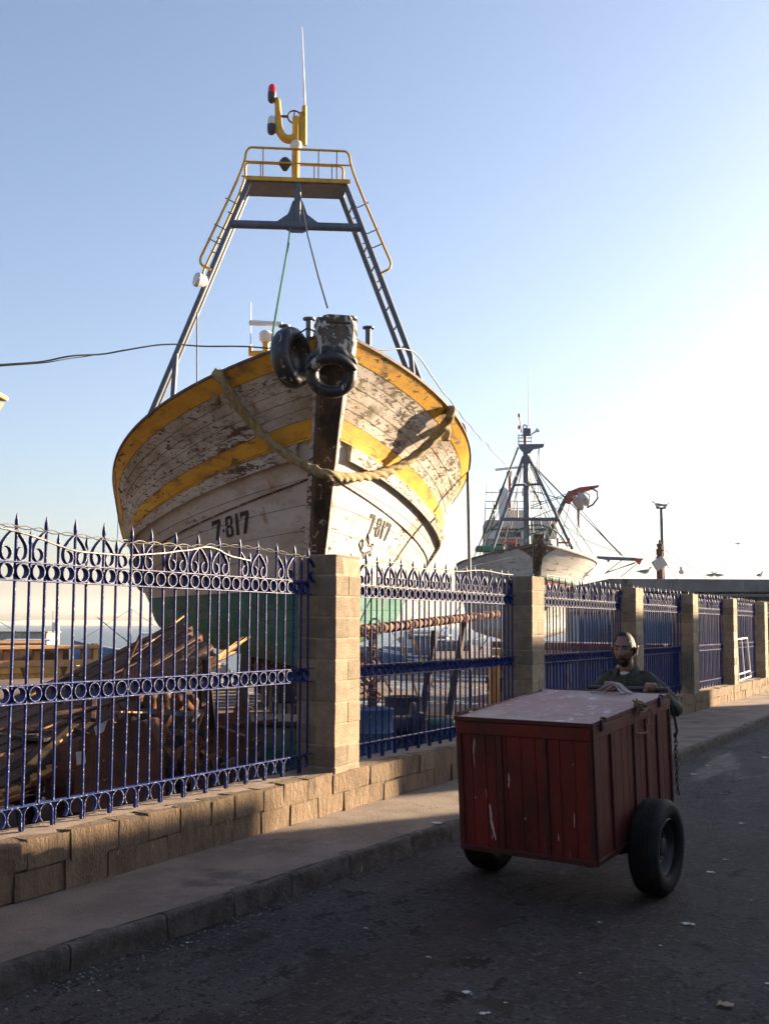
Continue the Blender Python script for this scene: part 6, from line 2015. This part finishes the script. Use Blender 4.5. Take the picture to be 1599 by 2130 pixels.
for k_ in range(22):
    c_ = CR * random.uniform(-3, 2.5) + CF * random.uniform(-1.5, 2) + Vector((0, 0, random.uniform(-.1, .9)))
    mb = MB().ball((0, 0, 0), (random.uniform(.4, .8), random.uniform(.4, .8), random.uniform(.3, .6)), 9, 6)
    mb.v = [tuple(Vector(v) * (1 + .3 * noise.noise(Vector(v) * 2 + Vector((k_, 0, 0)))) + c_) for v in mb.v]
    part('boulder', mb, M['boulder'], bl)

# ---- flat roofed building behind the far fence
bd = 44.0
p0 = at(1232, 1300, bd)
bl2 = thing('harbour_building', 'long low grey flat roofed building behind the far fence panels', 'building', Vector((p0.x, p0.y, YZ)), (0, 0, YAW))
top = at(1400, 1204, bd).z - YZ
part('wall', MB().box((11.5, 4, top / 2 - .3), (21, 7.8, top - .6)), M['old_wall'], bl2)
part('parapet', MB().box((11.4, 4, top - .28), (21.4, 8.2, .56), ch=.03), M['old_wall'], bl2)
part('string_course', MB().box((11.4, -.16, top - .70), (21.3, .16, .12), ch=.02), M['old_wall'], bl2)
part('lean_to', MB().prism([(0, 0), (1.3, 0), (1.3, top - .12), (1.0, top - .16), (0, top - .55)], (-.6, 1.5, 0), (1, 0, 0), (0, 0, 1), 3), M['old_wall'], bl2)
for k_ in range(5):
    w_ = part('window', MB().box((3 + k_ * 3.8, .08, 1.7), (1.2, .08, 1.0), ch=.02), M['glass_dark'], bl2)
    part('sill', MB().box((3 + k_ * 3.8, -.02, 1.12), (1.4, .2, .08), ch=.01), M['mortar'], w_)

# ---- lamp pole, transformer post, gulls
lp = at(1381, 1200, 50)
pole = thing('lamp_pole', 'tall grey harbour lamp pole with a T-shaped head', 'lamp post', Vector((lp.x, lp.y, YZ)), (0, 0, YAW))
hp = at(1377, 1057, 50).z - YZ
part('shaft', MB().tube([(0, 0, 0), (-.10, 0, hp)], [.13, .08], 12), M['grey_steel'], pole, True)
part('crossarm', MB().box((-.10, 0, hp + .03), (.46, .16, .07), ch=.01), M['grey_steel'], pole)
for s in (-1, 1):
    part('floodlight', MB().box((-.10 + s * .19, 0, hp + .12), (.13, .22, .12), ch=.02), M['grey_steel'], pole)
tpp = at(1372, 1200, 49)
tpost = thing('transformer_post', 'rusty wired post with a tilted grey box near the lamp pole', 'post', Vector((tpp.x, tpp.y, YZ)), (0, 0, YAW))
tz = at(1372, 1125, 49).z - YZ
part('shaft', MB().lathe([(.16, 0), (.16, tz - 1.2), (.10, tz - 1.15), (.18, tz - .75), (.12, tz - .7), (.18, tz - .4), (.10, tz - .35), (.16, tz - .15), (.05, tz - .1), (.05, tz + .05), (0, tz + .06)], n=12), M['rust'], tpost, True)
bx = at(1371, 1172, 48.6)
bl_ = Matrix.Rotation(YAW, 3, 'Z').inverted() @ (bx - Vector((tpp.x, tpp.y, YZ)))
part('grey_box', MB().box(bl_, (.55, .4, .5), Matrix.Rotation(R(-32), 3, 'Y'), ch=.03), M['grey_white'], tpost)
random.seed(4)
for k_ in range(5):
    c_ = Vector((random.uniform(-.1, .3), -.1, tz - random.uniform(.5, 1.2)))
    part('wire_loop', MB().tube([c_ + Vector((.18 * math.cos(q), 0, .22 * math.sin(q))) for q in [2 * math.pi * i / 12 for i in range(12)]], .012, 5, closed=True), M['wire'], tpost)
cable('thin cable sagging from the lamp pole down to the roof', [(1384, 1146, 49), (1420, 1168, 48), (1450, 1190, 47), (1470, 1206, 46)], .012)
cable('straight guy wire from the tilted box to the roof', [(1386, 1175, 49), (1400, 1195, 47), (1412, 1212, 45)], .012)
cable('wavy wire from the farther trawler rigging to its outrigger', [(1160, 1085, 53), (1190, 1105, 53), (1230, 1130, 53), (1290, 1150, 53)], .014, wob=.06)
def gull(label, px_, py_, dep_, face, k=1.0):
    p = at(px_, py_, dep_)
    t = thing('gull', label, 'bird', p, (0, 0, YAW + face), 'gulls perched on the harbour roofs')
    mb = MB()
    secs = [(-.24, .01, .12), (-.16, .035, .13), (-.06, .065, .125), (.04, .075, .13), (.12, .06, .15), (.16, .04, .19), (.18, .038, .23), (.21, .04, .255), (.245, .03, .258), (.265, .008, .255)]
    rows = [[Vector((x, r_ * math.cos(q), z + r_ * .95 * math.sin(q))) * k for q in [2 * math.pi * i / 10 for i in range(11)]] for x, r_, z in secs]
    part('body', mb.grid(rows), M['gull_white'], t, True)
    for s in (-1, 1):
        part('wing', MB().grid([[Vector((x, s * (w_ * math.cos(q) + .006), z + w_ * 1.0 * math.sin(q))) * k for q in (-.5, .0, .5, 1.0)] for x, w_, z in ((.11, .062, .15), (.04, .080, .13), (-.06, .070, .125), (-.16, .042, .13), (-.26, .018, .125), (-.31, .004, .12))]), M['gull_grey'], t, True)
        part('leg', MB().tube([Vector((.02, s * .03, .08)) * k, Vector((.03, s * .03, 0)) * k], .008, 5), M['ochre'], t)
    part('beak', MB().lathe([(.014, 0), (.010, .03), (.0, .055)], Vector((.262, 0, .252)) * k, axis=(1, 0, -.15), n=8), M['ochre'], t)
    return t
gull('white gull standing on the roof left of the tilted grey box', 1340, 1198, 46, R(20), 1.5)
gull('gull sitting on the roof just right of the lamp pole', 1417, 1199, 46, R(250), 1.5)
gull('gull resting low on the roof, left one of a close pair', 1478, 1203, 46, R(10), 1.1)
gull('gull resting low on the roof, right one of a close pair', 1492, 1203, 46, R(170), 1.1)
gull('small gull upright on the roof near the right edge', 1579, 1203, 46, R(280), 1.1)
gull('gull perched on the left of the lamp pole head', 1369, 1057, 50, R(180), 1.2)
gull('gull perched on the right of the lamp pole head', 1382, 1057, 50, R(20), 1.0)
fb = thing('flying_gull', 'tiny dark gull flying in the pale sky at right', 'bird', at(1533, 1131, 60))
part('body', MB().ball((0, 0, 0), (.16, .06, .05), 10, 6), M['gull_grey'], fb, True)
for s in (-1, 1):
    part('wing', MB().prism([(-.06, 0), (.06, 0), (.03, .3 * s), (-.05, .42 * s)], (0, 0, .03), (1, 0, 0), (0, .95, .2 * s * s), .015), M['gull_grey'], fb)
# ================================================================ small things on the ground
random.seed(33)
M['dropping'] = pmat('bird_dropping', (.42, .42, .43), (.55, .55, .56), 30, rough=.9, bump=.2)
M['grit'] = pmat('gutter_grit', (.16, .14, .12), (.30, .27, .24), 40, rough=.95, bump=.3)
mb = MB()
def splat(x, y_, z, r_):
    k_ = 11
    ph = random.uniform(0, 9)
    P = []
    for i in range(k_):
        a_ = 2 * math.pi * i / k_
        rr = r_ * (1 + .55 * noise.noise(Vector((math.cos(a_) * 1.5 + ph, math.sin(a_) * 1.5, 0))))
        P.append(Vector((x + rr * math.cos(a_) * .8, y_ + rr * math.sin(a_), z)))
    mb.add(P + [Vector((x, y_, z + .003))], [(i, (i + 1) % k_, k_) for i in range(k_)])
ROADZ = Vector((0, 0, -.137))
for (px_, py_, r_) in ((1540, 1712, .035), (1590, 1717, .015), (1506, 1787, .025), (1474, 1813, .045), (1425, 1920, .045), (970, 2063, .035), (1003, 2107, .03), (1372, 1966, .018), (1560, 1872, .016), (1245, 1918, .02), (1205, 2023, .012), (1050, 2085, .012), (1595, 2045, .02), (1590, 1575, .08), (1440, 1610, .05), (1470, 1592, .04), (205, 2060, .012), (390, 1960, .02), (760, 1930, .02), (890, 1990, .018)):
    p = on_plane(px_, py_, ROADZ, Vector((0, 0, 1)))
    splat(p.x, p.y, -.137, r_ * .72)
    splat(p.x + r_ * random.uniform(.6, 1.1), p.y + r_ * random.uniform(-.5, .8), -.1375, r_ * random.uniform(.25, .5))
o = mb.build('bird_droppings', M['dropping'])
o['kind'] = 'stuff'
mb = MB()
for _ in range(1500):
    y_ = random.uniform(2.5, 16) if random.random() < .8 else random.uniform(2.5, 26)
    q = random.random()
    if q < .55:
        x, z = kerb_x(y_) + .03 + abs(random.gauss(0, .12)), -.140
    elif q < .75:
        x, z = WX + .01 + abs(random.gauss(0, .05)), .0
    elif q < .9:
        x, z = random.uniform(WX + .02, kerb_x(y_) - .05), .0
    else:
        x, z = random.uniform(kerb_x(y_), 1.5), -.140
    r_ = random.uniform(.003, .011)
    d_ = [Vector((r_ * random.uniform(.7, 1.3), 0, 0)), Vector((-r_ * random.uniform(.7, 1.3), 0, 0)), Vector((0, r_ * random.uniform(.7, 1.4), 0)), Vector((0, -r_ * random.uniform(.7, 1.4), 0)), Vector((0, 0, r_ * .9))]
    c_ = Vector((x, y_, z))
    mb.add([c_ + v for v in d_], [(0, 2, 4), (2, 1, 4), (1, 3, 4), (3, 0, 4)])
o = mb.build('grit', M['grit'])
o['kind'] = 'stuff'
M['leaf_litter'] = pmat('dry_leaf', (.22, .17, .10), (.32, .25, .15), 20, rough=.9, bump=.2)
for k_, (px_, py_, lab) in enumerate(((1508, 2091, 'dry crumpled leaf on the road at lower right'), (907, 1713, 'pale scrap of paper on the pavement left of the cart'), (1545, 1398, 'white paper scrap at the foot of the far wall'))):
    z = -.136 if k_ == 0 else .012
    p = on_plane(px_, py_, Vector((0, 0, z)), Vector((0, 0, 1)))
    rows = [[Vector((p.x + (i - 2) * .018, p.y + (j - 1) * .03, z + .012 * abs(math.sin(i * 1.3 + j)))) for j in range(3)] for i in range(5)]
    tag(MB().grid(rows).build('litter', M['leaf_litter'] if k_ == 0 else M['dropping'], None, True), lab, 'litter')

# ================================================================ sea haze
hz = bpy.data.materials.new('sea_haze')
hz.use_nodes = True
hn = hz.node_tree
for n_ in list(hn.nodes):
    if n_.type == 'BSDF_PRINCIPLED':
        hn.nodes.remove(n_)
pv = hn.nodes.new('ShaderNodeVolumePrincipled')
pv.inputs['Color'].default_value = (.95, .95, 1.0, 1)
pv.inputs['Density'].default_value = 0.00012
pv.inputs['Anisotropy'].default_value = 0.2
hn.links.new(pv.outputs[0], hn.nodes['Material Output'].inputs['Volume'])
c_ = Vector((-500, 1300, 0))
mb = MB().box((c_.x, c_.y, 47.5), (6400, 5200, 103))
o = mb.build('haze', hz)
o['kind'] = 'stuff'
